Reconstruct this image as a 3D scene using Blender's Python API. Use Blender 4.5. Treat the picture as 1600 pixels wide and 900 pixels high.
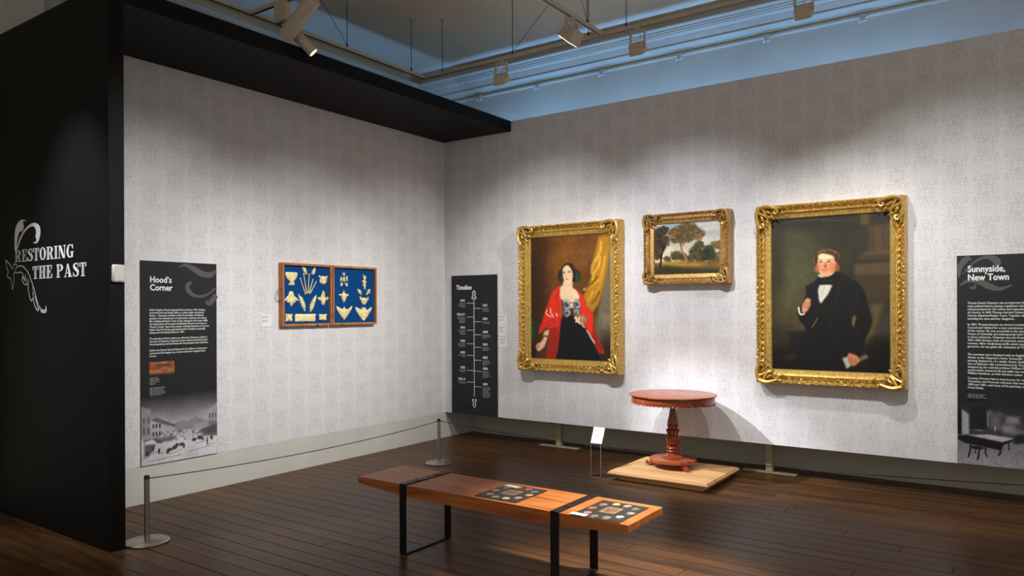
import bpy, math, random
import numpy as np
from mathutils import Vector, Matrix

for o in list(bpy.data.objects):
    bpy.data.objects.remove(o, do_unlink=True)
scene = bpy.context.scene
COL = scene.collection
rnd = random.Random(7)
PI = math.pi

# ------------------------------------------------------------------ camera
YAW, ROLL = 0.6142, -0.0041
cam_d = bpy.data.cameras.new('camera')
cam = bpy.data.objects.new('camera', cam_d)
COL.objects.link(cam)
cam_d.sensor_width = 36.0
cam_d.lens = 1165.37 / 1600 * 36.0
cam_d.shift_y = (481.87 - 450) / 1600
cam_d.clip_start = 0.05
_F = Vector((-math.sin(YAW), math.cos(YAW), 0)); _R = Vector((math.cos(YAW), math.sin(YAW), 0)); _U = Vector((0, 0, 1))
_c, _s = math.cos(ROLL), math.sin(ROLL)
_Rc = _R * _c + _U * _s; _Uc = _U * _c - _R * _s
cam.matrix_world = Matrix(((_Rc.x, _Uc.x, -_F.x, 6.0354), (_Rc.y, _Uc.y, -_F.y, -7.1025), (_Rc.z, _Uc.z, -_F.z, 1.6), (0, 0, 0, 1)))
scene.camera = cam

# ------------------------------------------------------------------ world and exposure
world = bpy.data.worlds.new('world'); scene.world = world
world.use_nodes = True
world.node_tree.nodes['Background'].inputs[0].default_value = (1.0, 0.95, 0.885, 1)
world.node_tree.nodes['Background'].inputs[1].default_value = 0.46
scene.view_settings.view_transform = 'Standard'
scene.view_settings.look = 'None'
scene.view_settings.gamma = 1.0
scene.view_settings.use_curve_mapping = False
scene.view_settings.exposure = 0.0

# spot lamps: name -> (lamp head position, aim, watts, cone degrees, blend, colour)
ZT = 4.11            # height of the lighting track
WARM, NEUT, COOL = (1.0, 0.93, 0.83), (1.0, 0.99, 0.975), (0.93, 0.95, 1.0)
SPOTS = {
    'key_table':  ((1.08, -3.00, 3.78), (3.25, -0.50, 0.40), 1100, 25, 0.75, COOL),
    'landscape':  ((3.00, -3.18, 3.86), (3.20, 0.0, 1.55), 420, 56, 1.0, COOL),
    'man':        ((4.45, -1.75, 3.86), (4.60, 0.0, 1.20), 170, 70, 1.0, NEUT),
    'lady':       ((2.30, -3.18, 3.90), (1.55, 0.0, 1.65), 330, 54, 1.0, NEUT),
    'panel':      ((5.30, -3.18, 3.86), (5.55, 0.0, 1.50), 330, 60, 1.0, NEUT),
    'left_near':  ((4.60, -4.30, 3.86), (0.0, -3.75, 1.28), 560, 46, 1.0, NEUT),
    'left_mid':   ((4.45, -2.30, 3.86), (0.0, -2.20, 1.24), 500, 46, 1.0, NEUT),
    'left_far':   ((4.90, -1.60, 3.86), (0.0, -0.70, 1.20), 430, 44, 1.0, NEUT),
    'bench':      ((4.60, -2.75, 3.86), (4.15, -3.30, 0.30), 1250, 36, 1.0, WARM),
    'title':      ((0.56, -5.80, 3.90), (0.60, -4.61, 1.95), 300, 46, 1.0, COOL),
}
STRIP_WATTS_BACK, STRIP_WATTS_LEFT = 11.0, 3.0

# ------------------------------------------------------------------ helpers
def lin(c):
    """sRGB 0-255 -> linear"""
    out = []
    for v in c[:3]:
        v = v / 255.0
        out.append(v / 12.92 if v <= 0.04045 else ((v + 0.055) / 1.055) ** 2.4)
    return tuple(out) + (1.0,)

class NT:
    def __init__(s, name):
        s.m = bpy.data.materials.new(name); s.m.use_nodes = True
        s.t = s.m.node_tree; s.b = s.t.nodes['Principled BSDF']
    def n(s, kind, **kw):
        nd = s.t.nodes.new(kind)
        for k, v in kw.items():
            setattr(nd, k, v)
        return nd
    def l(s, a, b):
        s.t.links.new(a, b)
    def math(s, op, a, b=None, c=None):
        nd = s.n('ShaderNodeMath', operation=op)
        for i, v in enumerate((a, b, c)):
            if v is None: continue
            if isinstance(v, (int, float)): nd.inputs[i].default_value = v
            else: s.l(v, nd.inputs[i])
        return nd.outputs[0]
    def mix(s, f, a, b, blend='MIX'):
        nd = s.n('ShaderNodeMix', data_type='RGBA', blend_type=blend)
        for i, v in ((0, f), (6, a), (7, b)):
            if isinstance(v, (int, float, tuple)): nd.inputs[i].default_value = v
            else: s.l(v, nd.inputs[i])
        return nd.outputs[2]
    def ramp(s, f, stops):
        nd = s.n('ShaderNodeValToRGB'); e = nd.color_ramp.elements
        while len(e) < len(stops): e.new(0.5)
        for el, (p, c) in zip(e, stops):
            el.position = p; el.color = c
        s.l(f, nd.inputs[0]); return nd.outputs[0]
    def noise(s, vec, scale, detail=3, rough=0.55, dist=0.0):
        nd = s.n('ShaderNodeTexNoise'); nd.inputs['Scale'].default_value = scale
        nd.inputs['Detail'].default_value = detail; nd.inputs['Roughness'].default_value = rough
        nd.inputs['Distortion'].default_value = dist
        if vec is not None: s.l(vec, nd.inputs['Vector'])
        return nd.outputs[0]
    def coord(s, scale=(1, 1, 1), loc=(0, 0, 0), kind='Object'):
        tc = s.n('ShaderNodeTexCoord'); mp = s.n('ShaderNodeMapping')
        mp.inputs['Scale'].default_value = scale; mp.inputs['Location'].default_value = loc
        s.l(tc.outputs[kind], mp.inputs[0]); return mp.outputs[0]
    def bump(s, h, strength=0.3, dist=0.01):
        nd = s.n('ShaderNodeBump'); nd.inputs['Strength'].default_value = strength; nd.inputs['Distance'].default_value = dist
        s.l(h, nd.inputs['Height']); s.l(nd.outputs[0], s.b.inputs['Normal'])
    def base(s, c):
        if isinstance(c, tuple): s.b.inputs['Base Color'].default_value = c
        else: s.l(c, s.b.inputs['Base Color'])

def mat(name, rgb, rough=0.6, metal=0.0, var=0.06, scale=20, spec=0.5, bump=0.0, bscale=60):
    t = NT(name); c = lin(rgb)
    v = t.coord()
    n = t.noise(v, scale)
    lo = tuple(max(0, x * (1 - var * 2.2)) for x in c[:3]) + (1,)
    hi = tuple(min(1, x * (1 + var * 2.2)) for x in c[:3]) + (1,)
    t.base(t.ramp(n, [(0.3, lo), (0.7, hi)]))
    t.b.inputs['Roughness'].default_value = rough; t.b.inputs['Metallic'].default_value = metal
    t.b.inputs['Specular IOR Level'].default_value = spec
    if bump: t.bump(t.noise(v, bscale, 2), bump, 0.004)
    return t.m

def wood(name, dark, light, rough, axis='x', grain=1.0, perobj=0.0, bump=0.15, spec=0.5, stops=(0.32, 0.7)):
    t = NT(name)
    k = {'x': (1.2, 16, 16), 'y': (16, 1.2, 16), 'z': (16, 16, 1.2)}[axis]
    tc = t.n('ShaderNodeTexCoord'); mp = t.n('ShaderNodeMapping')
    mp.inputs['Scale'].default_value = tuple(a * grain for a in k)
    oi = t.n('ShaderNodeObjectInfo')
    off = t.n('ShaderNodeVectorMath', operation='SCALE'); off.inputs[0].default_value = (37.0, 19.0, 11.0)
    t.l(oi.outputs['Random'], off.inputs['Scale']); t.l(off.outputs[0], mp.inputs['Location'])
    t.l(tc.outputs['Object'], mp.inputs[0])
    n = t.noise(mp.outputs[0], 1.6, 6, 0.62, 0.6)
    c = t.ramp(n, [(stops[0], lin(dark)), (stops[1], lin(light))])
    if perobj:
        f = t.math('MULTIPLY_ADD', oi.outputs['Random'], perobj * 2, 1 - perobj)
        cc = t.n('ShaderNodeCombineColor')
        for i in range(3): t.l(f, cc.inputs[i])
        c = t.mix(1.0, c, cc.outputs[0], 'MULTIPLY')
    t.base(c)
    r = t.math('MULTIPLY_ADD', n, 0.25, rough - 0.12)
    t.l(r, t.b.inputs['Roughness']); t.b.inputs['Specular IOR Level'].default_value = spec
    t.bump(n, bump, 0.004)
    return t.m

# ------------------------------------------------------------------ materials
M = {}
def wallpaper(name, ax):
    t = NT(name); tc = t.n('ShaderNodeTexCoord'); sp = t.n('ShaderNodeSeparateXYZ')
    t.l(tc.outputs['Object'], sp.inputs[0])
    u = sp.outputs[ax]; z = sp.outputs[2]; W, H = 0.215, 0.34
    colidx = t.math('FLOOR', t.math('DIVIDE', u, W))
    zz = t.math('MULTIPLY_ADD', colidx, H / 2, z)
    mu = t.math('PINGPONG', t.math('ADD', u, 20 * W), W / 2)
    mz = t.math('PINGPONG', t.math('ADD', zz, 20 * H), H / 2)
    cx = t.n('ShaderNodeCombineXYZ'); t.l(mu, cx.inputs[0]); t.l(mz, cx.inputs[1])
    n1 = t.noise(cx.outputs[0], 13, 2.0, 0.5, 1.4)
    b1 = t.math('GREATER_THAN', t.math('SINE', t.math('MULTIPLY', n1, 52.0)), 0.25)
    n2 = t.noise(cx.outputs[0], 17, 1.5, 0.5, 1.0)
    b2 = t.math('GREATER_THAN', t.math('SINE', t.math('MULTIPLY', n2, 46.0)), 0.5)
    du = t.math('SUBTRACT', mu, W / 2); dz = t.math('MULTIPLY', t.math('SUBTRACT', mz, H / 2), 0.75)
    r = t.math('SQRT', t.math('ADD', t.math('MULTIPLY', du, du), t.math('MULTIPLY', dz, dz)))
    r = t.math('ADD', r, t.math('MULTIPLY', t.math('SUBTRACT', n2, 0.5), 0.09))
    med = t.math('LESS_THAN', r, 0.082)
    f = t.math('ADD', t.math('MULTIPLY', t.math('MULTIPLY', b1, med), 0.78), t.math('MULTIPLY', t.math('MULTIPLY', b2, t.math('SUBTRACT', 1.0, med)), 0.66))
    f = t.math('ADD', f, t.math('MULTIPLY', med, 0.06)); f = t.math('MINIMUM', f, 1.0)
    soft = t.noise(tc.outputs['Object'], 1.2, 2)
    f = t.math('MULTIPLY', f, t.math('MULTIPLY_ADD', soft, 0.2, 0.46))
    t.base(t.mix(f, (0.76, 0.75, 0.755, 1), (0.47, 0.445, 0.46, 1)))
    t.b.inputs['Roughness'].default_value = 0.75; t.b.inputs['Specular IOR Level'].default_value = 0.25
    return t.m
M['paper_left'] = wallpaper('damask_wallpaper_left', 1)
M['paper_back'] = wallpaper('damask_wallpaper_back', 0)
M['white_board'] = mat('white_painted_board', (205, 203, 196), 0.7, var=0.02, scale=3)
M['room_wall'] = mat('cream_plaster', (196, 190, 172), 0.8, var=0.03, scale=2)
M['ceiling'] = mat('ceiling_plaster', (240, 228, 206), 0.9, var=0.02, scale=1.5)
M['black_wall'] = mat('black_wall_paint', (17, 17, 18), 0.55, var=0.05, scale=4, spec=0.14)
M['plank'] = wood('old_floor_board', (58, 38, 22), (110, 76, 47), 0.38, 'x', 0.55, perobj=0.16, bump=0.2, spec=0.38)
M['plank'].node_tree.nodes['Principled BSDF'].inputs['IOR'].default_value = 1.36
M['plank'].node_tree.nodes['Principled BSDF'].inputs['Specular Tint'].default_value = (1.0, 0.84, 0.68, 1)
M['sub_floor'] = mat('dark_sub_floor', (22, 16, 12), 0.9)
M['black_metal'] = mat('black_powder_coat', (24, 24, 25), 0.42, 0.3, var=0.05)
M['steel'] = mat('brushed_steel', (176, 170, 160), 0.32, 0.9, var=0.04, scale=60)
M['bench_wood'] = wood('bench_oak', (150, 78, 32), (212, 132, 66), 0.42, 'x', 0.8, bump=0.1)
M['platform_wood'] = wood('platform_pine', (206, 150, 94), (240, 194, 138), 0.5, 'x', 0.6, bump=0.08)
M['mahogany'] = wood('polished_mahogany', (134, 58, 26), (186, 98, 54), 0.26, 'x', 0.8, bump=0.03, spec=0.6)
M['mahogany_z'] = wood('polished_mahogany_turned', (122, 46, 20), (166, 74, 36), 0.24, 'z', 1.0, bump=0.03, spec=0.6)
M['case_wood'] = wood('case_wood', (158, 92, 44), (208, 140, 80), 0.45, 'z', 1.0, bump=0.06)
M['blue_felt'] = mat('blue_felt', (12, 68, 128), 0.9, var=0.06, scale=120, spec=0.1)
M['plaster'] = mat('cream_carved_wood', (246, 230, 172), 0.6, var=0.06, scale=50)
M['brass'] = mat('aged_brass', (160, 128, 74), 0.35, 0.8)
M['panel_black'] = mat('panel_black_print', (32, 34, 36), 0.5, var=0.02, scale=5, spec=0.3)
M['print_white'] = mat('white_print', (236, 236, 232), 0.6, var=0.0)
M['print_grey'] = mat('grey_print', (150, 152, 154), 0.6, var=0.0)
M['print_swirl'] = mat('charcoal_swirl_print', (82, 79, 82), 0.55, var=0.03)
M['vinyl'] = mat('white_vinyl_lettering', (240, 241, 244), 0.5, var=0.0)
M['vinyl_dark'] = mat('dark_vinyl_inline', (58, 58, 60), 0.5, var=0.0)
M['card'] = mat('white_card', (235, 236, 232), 0.6, var=0.01)
M['plastic'] = mat('white_plastic', (206, 202, 194), 0.4, var=0.01)
M['cream_metal'] = mat('cream_painted_metal', (198, 186, 166), 0.45, var=0.02)
M['foot_metal'] = mat('olive_cream_painted_steel', (176, 166, 134), 0.5, var=0.02)
M['wire'] = mat('dark_steel_wire', (70, 66, 60), 0.5, 0.6)
M['cord'] = mat('black_elastic_cord', (22, 22, 24), 0.6)
M['mat_print'] = mat('dark_print_board', (44, 44, 40), 0.42, var=0.05, scale=8)
M['backing'] = mat('brown_backing_board', (98, 74, 48), 0.8)
def gold(name, a, b, rough):
    t = NT(name); v = t.coord()
    n = t.noise(v, 45, 4, 0.6); n2 = t.noise(v, 7, 3)
    c = t.ramp(n, [(0.3, lin(a)), (0.68, lin(b))])
    c = t.mix(t.math('MULTIPLY', n2, 0.35), c, lin((150, 104, 40)))
    t.base(c)
    t.b.inputs['Metallic'].default_value = 0.55; t.b.inputs['Roughness'].default_value = rough
    t.bump(n, 0.25, 0.004)
    return t.m
M['gold'] = gold('gilded_gesso', (186, 142, 56), (240, 206, 120), 0.34)
M['gold_old'] = gold('worn_gilded_gesso', (158, 116, 58), (222, 184, 116), 0.40)
def acrylic():
    t = NT('clear_acrylic')
    t.b.inputs['Base Color'].default_value = (0.93, 0.96, 0.95, 1)
    t.b.inputs['Transmission Weight'].default_value = 1.0
    t.b.inputs['Roughness'].default_value = 0.03; t.b.inputs['IOR'].default_value = 1.2
    return t.m
M['acrylic'] = acrylic()
M['edge'] = mat('painted_edge_glint', (170, 172, 168), 0.3, var=0.0)  # opaque pale grey, paints in the light that clear acrylic edges catch
def glow(name, col, st):
    t = NT(name); t.base((0.8, 0.8, 0.8, 1))
    t.b.inputs['Emission Color'].default_value = col; t.b.inputs['Emission Strength'].default_value = st
    return t.m
M['lens'] = glow('lit_lens', (1, 0.97, 0.92, 1), 6)
M['lens_off'] = mat('dark_lens', (40, 40, 42), 0.2)
M['tube'] = glow('cool_led_tube', (0.30, 0.58, 1.0, 1), 1.0)
def print_mat():
    t = NT('painted_canvas'); a = t.n('ShaderNodeVertexColor', layer_name='paint')
    t.base(a.outputs[0]); t.b.inputs['Roughness'].default_value = 0.5; t.b.inputs['Specular IOR Level'].default_value = 0.3
    t.bump(t.noise(t.coord(), 220, 2), 0.06, 0.002)
    return t.m
M['canvas'] = print_mat()

# ------------------------------------------------------------------ mesh building
def root(name, loc, label, cat, group=None):
    o = bpy.data.objects.new(name, None); COL.objects.link(o); o.location = loc
    o.empty_display_size = 0.05
    tag(o, label, cat, group); return o
def tag(o, label, cat, group=None, kind=None):
    o['label'] = label; o['category'] = cat
    if group: o['group'] = group
    if kind: o['kind'] = kind
    return o
def wloc(o):
    v = Vector((0, 0, 0))
    while o is not None:
        v += o.location; o = o.parent
    return v

class MB:
    """collects faces in world coordinates; build() links ONE mesh object"""
    def __init__(s): s.v = []; s.f = []
    def add(s, vs, fs):
        k = len(s.v); s.v += [tuple(p) for p in vs]; s.f += [tuple(i + k for i in f) for f in fs]; return s
    def box(s, x0, x1, y0, y1, z0, z1, bev=0.0):
        if bev <= 0:
            return s.add([(x, y, z) for x in (x0, x1) for y in (y0, y1) for z in (z0, z1)],
                  [(0, 1, 3, 2), (4, 6, 7, 5), (0, 4, 5, 1), (2, 3, 7, 6), (0, 2, 6, 4), (1, 5, 7, 3)])
        b = bev
        rings = [(z0, b), (z0 + b, 0), (z1 - b, 0), (z1, b)]
        vs = []; fs = []
        for z, i in rings:
            c = b - i if i == 0 else 0
            vs += [(x0 + i + c, y0 + i, z), (x1 - i - c, y0 + i, z), (x1 - i, y0 + i + c, z), (x1 - i, y1 - i - c, z),
                   (x1 - i - c, y1 - i, z), (x0 + i + c, y1 - i, z), (x0 + i, y1 - i - c, z), (x0 + i, y0 + i + c, z)]
        for k in range(3):
            for j in range(8):
                a, d = k * 8 + j, k * 8 + (j + 1) % 8
                fs.append((a, d, d + 8, a + 8))
        fs.append(tuple(range(7, -1, -1))); fs.append(tuple(range(24, 32)))
        return s.add(vs, fs)
    def lathe(s, prof, c=(0, 0, 0), n=32, lobes=0, amp=0.0, band=None):
        """prof: (r, z) list bottom->top, axis z"""
        vs = []; fs = []
        for (r, z) in prof:
            for j in range(n):
                a = 2 * PI * j / n; rr = r
                if lobes and band and band[0] <= z <= band[1]:
                    rr = r * (1 + amp * abs(math.cos(lobes * a / 2)) - amp * 0.5)
                vs.append((c[0] + rr * math.cos(a), c[1] + rr * math.sin(a), c[2] + z))
        m = len(prof)
        for i in range(m - 1):
            for j in range(n):
                a, b = i * n + j, i * n + (j + 1) % n
                fs.append((a, b, b + n, a + n))
        fs.append(tuple(range(n - 1, -1, -1))); fs.append(tuple(range((m - 1) * n, m * n)))
        return s.add(vs, fs)
    def tube(s, pts, r, n=8, flat=1.0, cap=True):
        pts = [Vector(p) for p in pts]; m = len(pts)
        rs = r if isinstance(r, (list, tuple)) else [r] * m
        vs = []; fs = []; up = None
        for i, p in enumerate(pts):
            d = (pts[min(i + 1, m - 1)] - pts[max(i - 1, 0)]).normalized()
            if up is None:
                up = Vector((0, 0, 1)) if abs(d.z) < 0.9 else Vector((1, 0, 0))
            a = d.cross(up)
            if a.length < 1e-6: a = d.cross(Vector((0, 1, 0)))
            a.normalize(); b = a.cross(d).normalized(); up = b
            for j in range(n):
                t = 2 * PI * j / n
                vs.append(p + a * math.cos(t) * rs[i] + b * math.sin(t) * rs[i] * flat)
        for i in range(m - 1):
            for j in range(n):
                q, w = i * n + j, i * n + (j + 1) % n
                fs.append((q, w, w + n, q + n))
        if cap:
            fs.append(tuple(range(n - 1, -1, -1))); fs.append(tuple(range((m - 1) * n, m * n)))
        return s.add(vs, fs)
    def ball(s, c, rx, ry, rz, rot=0.0, axis='y', n=10, m=6):
        vs = []; fs = []
        ca, sa = math.cos(rot), math.sin(rot)
        for i in range(m + 1):
            ph = PI * i / m
            for j in range(n):
                th = 2 * PI * j / n
                x, y, z = rx * math.sin(ph) * math.cos(th), ry * math.sin(ph) * math.sin(th), rz * math.cos(ph)
                if axis == 'y': x, z = x * ca - z * sa, x * sa + z * ca
                elif axis == 'x': y, z = y * ca - z * sa, y * sa + z * ca
                else: x, y = x * ca - y * sa, x * sa + y * ca
                vs.append((c[0] + x, c[1] + y, c[2] + z))
        for i in range(m):
            for j in range(n):
                a, b = i * n + j, i * n + (j + 1) % n
                fs.append((a, b, b + n, a + n))
        return s.add(vs, fs)
    def prism(s, pts, fr, d0, d1):
        """2D outline pts mapped by fr(u, v, d) -> xyz, between depths d0, d1"""
        n = len(pts)
        ar = sum(pts[i][0] * pts[(i + 1) % n][1] - pts[(i + 1) % n][0] * pts[i][1] for i in range(n))
        if ar < 0: pts = pts[::-1]
        vs = [fr(u, v, d0) for u, v in pts] + [fr(u, v, d1) for u, v in pts]
        fs = [tuple(range(n - 1, -1, -1)), tuple(range(n, 2 * n))] + [(i, (i + 1) % n, (i + 1) % n + n, i + n) for i in range(n)]
        return s.add(vs, fs)
    def build(s, name, m, parent=None, smooth=False, kind=None):
        off = wloc(parent) if parent else Vector((0, 0, 0))
        me = bpy.data.meshes.new(name)
        me.from_pydata([(p[0] - off.x, p[1] - off.y, p[2] - off.z) for p in s.v], [], s.f)
        me.validate()
        import bmesh
        bm = bmesh.new(); bm.from_mesh(me); bmesh.ops.recalc_face_normals(bm, faces=bm.faces); bm.to_mesh(me); bm.free()
        me.materials.append(M[m] if isinstance(m, str) else m)
        if smooth:
            me.polygons.foreach_set('use_smooth', [True] * len(me.polygons))
            try: me.set_sharp_from_angle(angle=math.radians(38))
            except Exception: pass
        o = bpy.data.objects.new(name, me); COL.objects.link(o)
        if parent: o.parent = parent
        if kind: o['kind'] = kind
        return o

def struct(name, mb, m, label=None):
    o = mb.build(name, m); o['kind'] = 'structure'
    if label: o['label'] = label
    return o

# wall frames: (u, v, depth out of the wall) -> xyz
FB = lambda u, v, d: (u, -d, v)                     # display wall at the back, u = x
FL = lambda u, v, d: (d, u, v)                      # display wall at the left, u = y
FK = lambda u, v, d: (u, -4.611 - d, v)             # black wing wall, u = x

# ------------------------------------------------------------------ structure of the room
YB, XL, ZC = 0.5442, -0.95, 4.70        # back room wall, left room wall, ceiling
WING0, WING1, XF = -4.611, -4.508, 1.0224
ZS, ZTOP, ZLOW = 3.662, 3.782, 0.3155

fl = struct('floor', MB().box(XL - .1, 9.0, -10.0, YB + .1, -0.06, -0.0205), 'sub_floor')
bw = 0.1385; plank_mesh = {}
y = YB - bw / 2 + 0.01; row = 0
while y > -7.0:
    x = XL + rnd.uniform(-2.6, -0.2)
    while x < 8.2:
        L = rnd.choice((2.4, 3.0, 3.6, 4.2, 4.8))
        x1 = min(x + L, 8.2); x0 = max(x, XL)
        if x1 - x0 > 0.25:
            key = round(x1 - x0, 1)
            if key not in plank_mesh:
                hl, hw = key / 2 - 0.0014, bw / 2 - 0.0026
                o = MB().box(-hl, hl, -hw, hw, -0.02, 0.0, 0.0015).build('plank', 'plank', fl)
                plank_mesh[key] = o.data
            else:
                o = bpy.data.objects.new('plank', plank_mesh[key]); COL.objects.link(o); o.parent = fl
            o.location = ((x0 + x1) / 2, y, rnd.uniform(-0.0012, 0.0))
            o.scale = ((x1 - x0) / key, 1, 1)
        x += L
    y -= bw; row += 1

struct('ceiling', MB().box(XL - .1, 9.0, -10.0, YB + .1, ZC, ZC + .1), 'ceiling')
struct('wall_back', MB().box(XL - .1, 9.0, YB, YB + .12, 0, ZC), 'room_wall')
struct('wall_left', MB().box(XL - .12, XL, -10.0, YB, 0, ZC), 'room_wall')
struct('trim_1', MB().box(XL, XL + 0.05, -6.0, -4.19, 0, ZC), mat('pale_plaster_pier', (206, 202, 186), 0.8, var=0.02), 'pale plaster pier on the far left wall')
# cornice and picture rail: profile (out from wall, z)
prof = [(0, 4.315), (.03, 4.315), (.036, 4.322), (.036, 4.338), (.012, 4.345), (.012, 4.358), (.024, 4.362), (.03, 4.388),
        (.12, 4.402), (.125, 4.410), (.115, 4.414), (.15, 4.474), (.152, 4.482), (.212, 4.494), (.216, 4.506), (.232, 4.510), (.232, 4.522),
        (.255, 4.526), (.255, 4.538), (.278, 4.542), (.300, 4.552), (.300, 4.570), (.14, 4.590), (.14, ZC), (0, ZC)]
def cornice(name, run):
    mb = MB(); n = len(prof)
    vs = [run(0, d, z) for d, z in prof] + [run(1, d, z) for d, z in prof]
    mb.add(vs, [(i, (i + 1) % n, (i + 1) % n + n, i + n) for i in range(n)] + [tuple(range(n)), tuple(range(2 * n - 1, n - 1, -1))])
    struct(name, mb, 'room_wall')
cornice('trim_2', lambda t, d, z: (XL + d if t == 0 else 9.0, YB - d, z))
cornice('trim_3', lambda t, d, z: (XL + d, YB - d if t == 0 else -4.19, z))

# freestanding display walls
wl = struct('wall_display_left', MB().box(-0.1, 0.0, WING1, YB - .002, 0, ZS), 'white_board', 'white display wall on the left, papered above the kickboard')
MB().box(0.0, 0.002, WING1, 0.0, 0.3105, ZS - .001).build('wallpaper', 'paper_left', wl)
wb = struct('wall_display_back', MB().box(0.0025, 8.5, 0.002, 0.2, ZLOW, ZTOP), 'white_board', 'display wall at the back raised on steel feet')
MB().box(0.0025, 8.5, 0.0, 0.002, ZLOW, ZTOP).build('wallpaper', 'paper_back', wb)
struct('wall_black_wing', MB().box(XL + .052, XF, WING0, WING1, 0, ZTOP), 'black_wall', 'black wing wall carrying the white exhibition title')
struct('trim_4', MB().box(-0.1, XF, WING1, -0.001, ZS + .0005, ZTOP), 'black_wall', 'black canopy over the left display wall')
for i, (fx, lab) in enumerate(((1.527, 'left'), (3.908, 'right'))):
    r = root('wall_support', (fx, .228, 0), 'cream steel wall support with flat base plate, %s' % ('beside the clear label stand' if i == 0 else 'right of the table platform'), 'wall support', 'steel feet under the display wall')
    MB().box(fx - .032, fx + .032, .2005, .262, .012, 1.2, .003).build('post', 'foot_metal', r)
    MB().box(fx - .255, fx + .255, .19, .27, .0005, .012, .003).build('base_plate', 'foot_metal', r)

# cool LED battens standing in the gaps behind the display walls
def batten(x0, x1, y0, y1, z, label, watts, direction):
    r = root('led_batten', ((x0 + x1) / 2, (y0 + y1) / 2, z), label, 'batten light', 'cool LED battens behind the display walls')
    MB().box(x0, x1, y0, y1, z, z + .04, .004).build('housing', 'plastic', r)
    ld = bpy.data.lights.new('batten_light', 'AREA'); ld.shape = 'RECTANGLE'
    ld.size = x1 - x0; ld.size_y = y1 - y0; ld.energy = watts; ld.color = (0.20, 0.46, 1.0)
    lo = bpy.data.objects.new('batten_light', ld); COL.objects.link(lo); lo.parent = r
    lo.location = (0, 0, .062); lo.rotation_euler = (PI, 0, 0)
    MB().box(x0 + .01, x1 - .01, y0 + .015, y1 - .015, z + .04, z + .055, .004).build('diffuser', 'tube', r)
for k in range(4):
    batten(0.3 + k * 1.75, 1.9 + k * 1.75, .2005, .2605, 3.32, 'blue white LED batten behind the papered back wall, %s' % ('first from the canopy', 'second from the canopy', 'third from the canopy', 'fourth from the canopy')[k], STRIP_WATTS_BACK * (1, 1, 1, .45)[k], 0)
for k in range(2):
    batten(-.1605, -.1005, -2.9 + k * 1.75, -1.3 + k * 1.75, 3.20, 'blue white LED batten behind the left display wall, %s' % ('nearer the wing', 'nearer the corner')[k], STRIP_WATTS_LEFT, 0)

# ------------------------------------------------------------------ text
def text(name, body, size, fr, u, v, m, parent, width=None, align='LEFT', line=1.0, d=0.0006, bold=0.0):
    cu = bpy.data.curves.new('tmp_text', 'FONT'); cu.body = body; cu.size = size; cu.align_x = align
    cu.space_line = line; cu.resolution_u = 2
    ob = bpy.data.objects.new('tmp_text', cu)
    me = bpy.data.meshes.new_from_object(ob)
    bpy.data.objects.remove(ob); bpy.data.curves.remove(cu)
    n = len(me.vertices); co = np.empty(n * 3, np.float32); me.vertices.foreach_get('co', co); co = co.reshape(n, 3)
    sx = 1.0
    if width:
        sx = width / max(1e-6, co[:, 0].max() - co[:, 0].min())
    off = wloc(parent)
    faces = [tuple(p.vertices) for p in me.polygons]; bpy.data.meshes.remove(me)
    sh = [(-bold, 0), (bold, 0), (0, bold), (0, -bold)] if bold >= .02 else ([(-bold, 0), (bold, 0)] if bold else [(0, 0)])
    vs = []; fs = []
    for k, (du, dv) in enumerate(sh):
        vs += [tuple(Vector(fr(u + a * sx + du * size, v + b + dv * size, d + k * 1e-5)) - off) for a, b, _ in co]
        fs += [tuple(i + k * n for i in f) for f in faces]
    me = bpy.data.meshes.new(name); me.from_pydata(vs, [], fs); me.materials.append(M[m])
    o = bpy.data.objects.new(name, me); COL.objects.link(o); o.parent = parent
    return o

def bars(name, fr, u, v, width, lines, step, h, m, parent, right=False, d=0.0006, seed=1):
    """print too small to read: rows of short word-length marks"""
    rr = random.Random(seed); mb = MB()
    for i in range(lines):
        w = width * (rr.uniform(.72, 1.0) if i < lines - 1 else rr.uniform(.4, .8)); x = 0
        while x < w - 0.004:
            l = min(rr.uniform(.010, .034), w - x)
            a = u - w + x if right else u + x
            mb.add([fr(a, v - i * step, d), fr(a + l, v - i * step, d), fr(a + l, v - i * step + h, d), fr(a, v - i * step + h, d)], [(0, 1, 2, 3)])
            x += l + .005
    return mb.build(name, m, parent)

def ribbon(pts, widths):
    """smooth closed outline of a tapering 2D stroke"""
    P = [np.array(p, float) for p in pts]; out = []; W = []
    n = len(P)
    for i in range(n - 1):
        p0, p1, p2, p3 = P[max(i - 1, 0)], P[i], P[i + 1], P[min(i + 2, n - 1)]
        for t in np.linspace(0, 1, 6, endpoint=False):
            out.append(.5 * ((2 * p1) + (-p0 + p2) * t + (2 * p0 - 5 * p1 + 4 * p2 - p3) * t * t + (-p0 + 3 * p1 - 3 * p2 + p3) * t ** 3))
            W.append(widths[i] * (1 - t) + widths[i + 1] * t)
    out.append(P[-1]); W.append(widths[-1])
    q = []
    for i, p in enumerate(out):
        dd = out[min(i + 1, len(out) - 1)] - out[max(i - 1, 0)]; dd = dd / (np.linalg.norm(dd) + 1e-9)
        nrm = np.array([-dd[1], dd[0]]); q.append((p + nrm * W[i] / 2, p - nrm * W[i] / 2))
    return q
def add_ribbon(mb, pts, widths, fr, d=0.0008):
    if not isinstance(widths, (list, tuple)): widths = [widths] * len(pts)
    q = ribbon(pts, widths); vs = []
    for a, b in q: vs += [fr(a[0], a[1], d), fr(b[0], b[1], d)]
    mb.add(vs, [(2 * i, 2 * i + 1, 2 * i + 3, 2 * i + 2) for i in range(len(q) - 1)])
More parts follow.
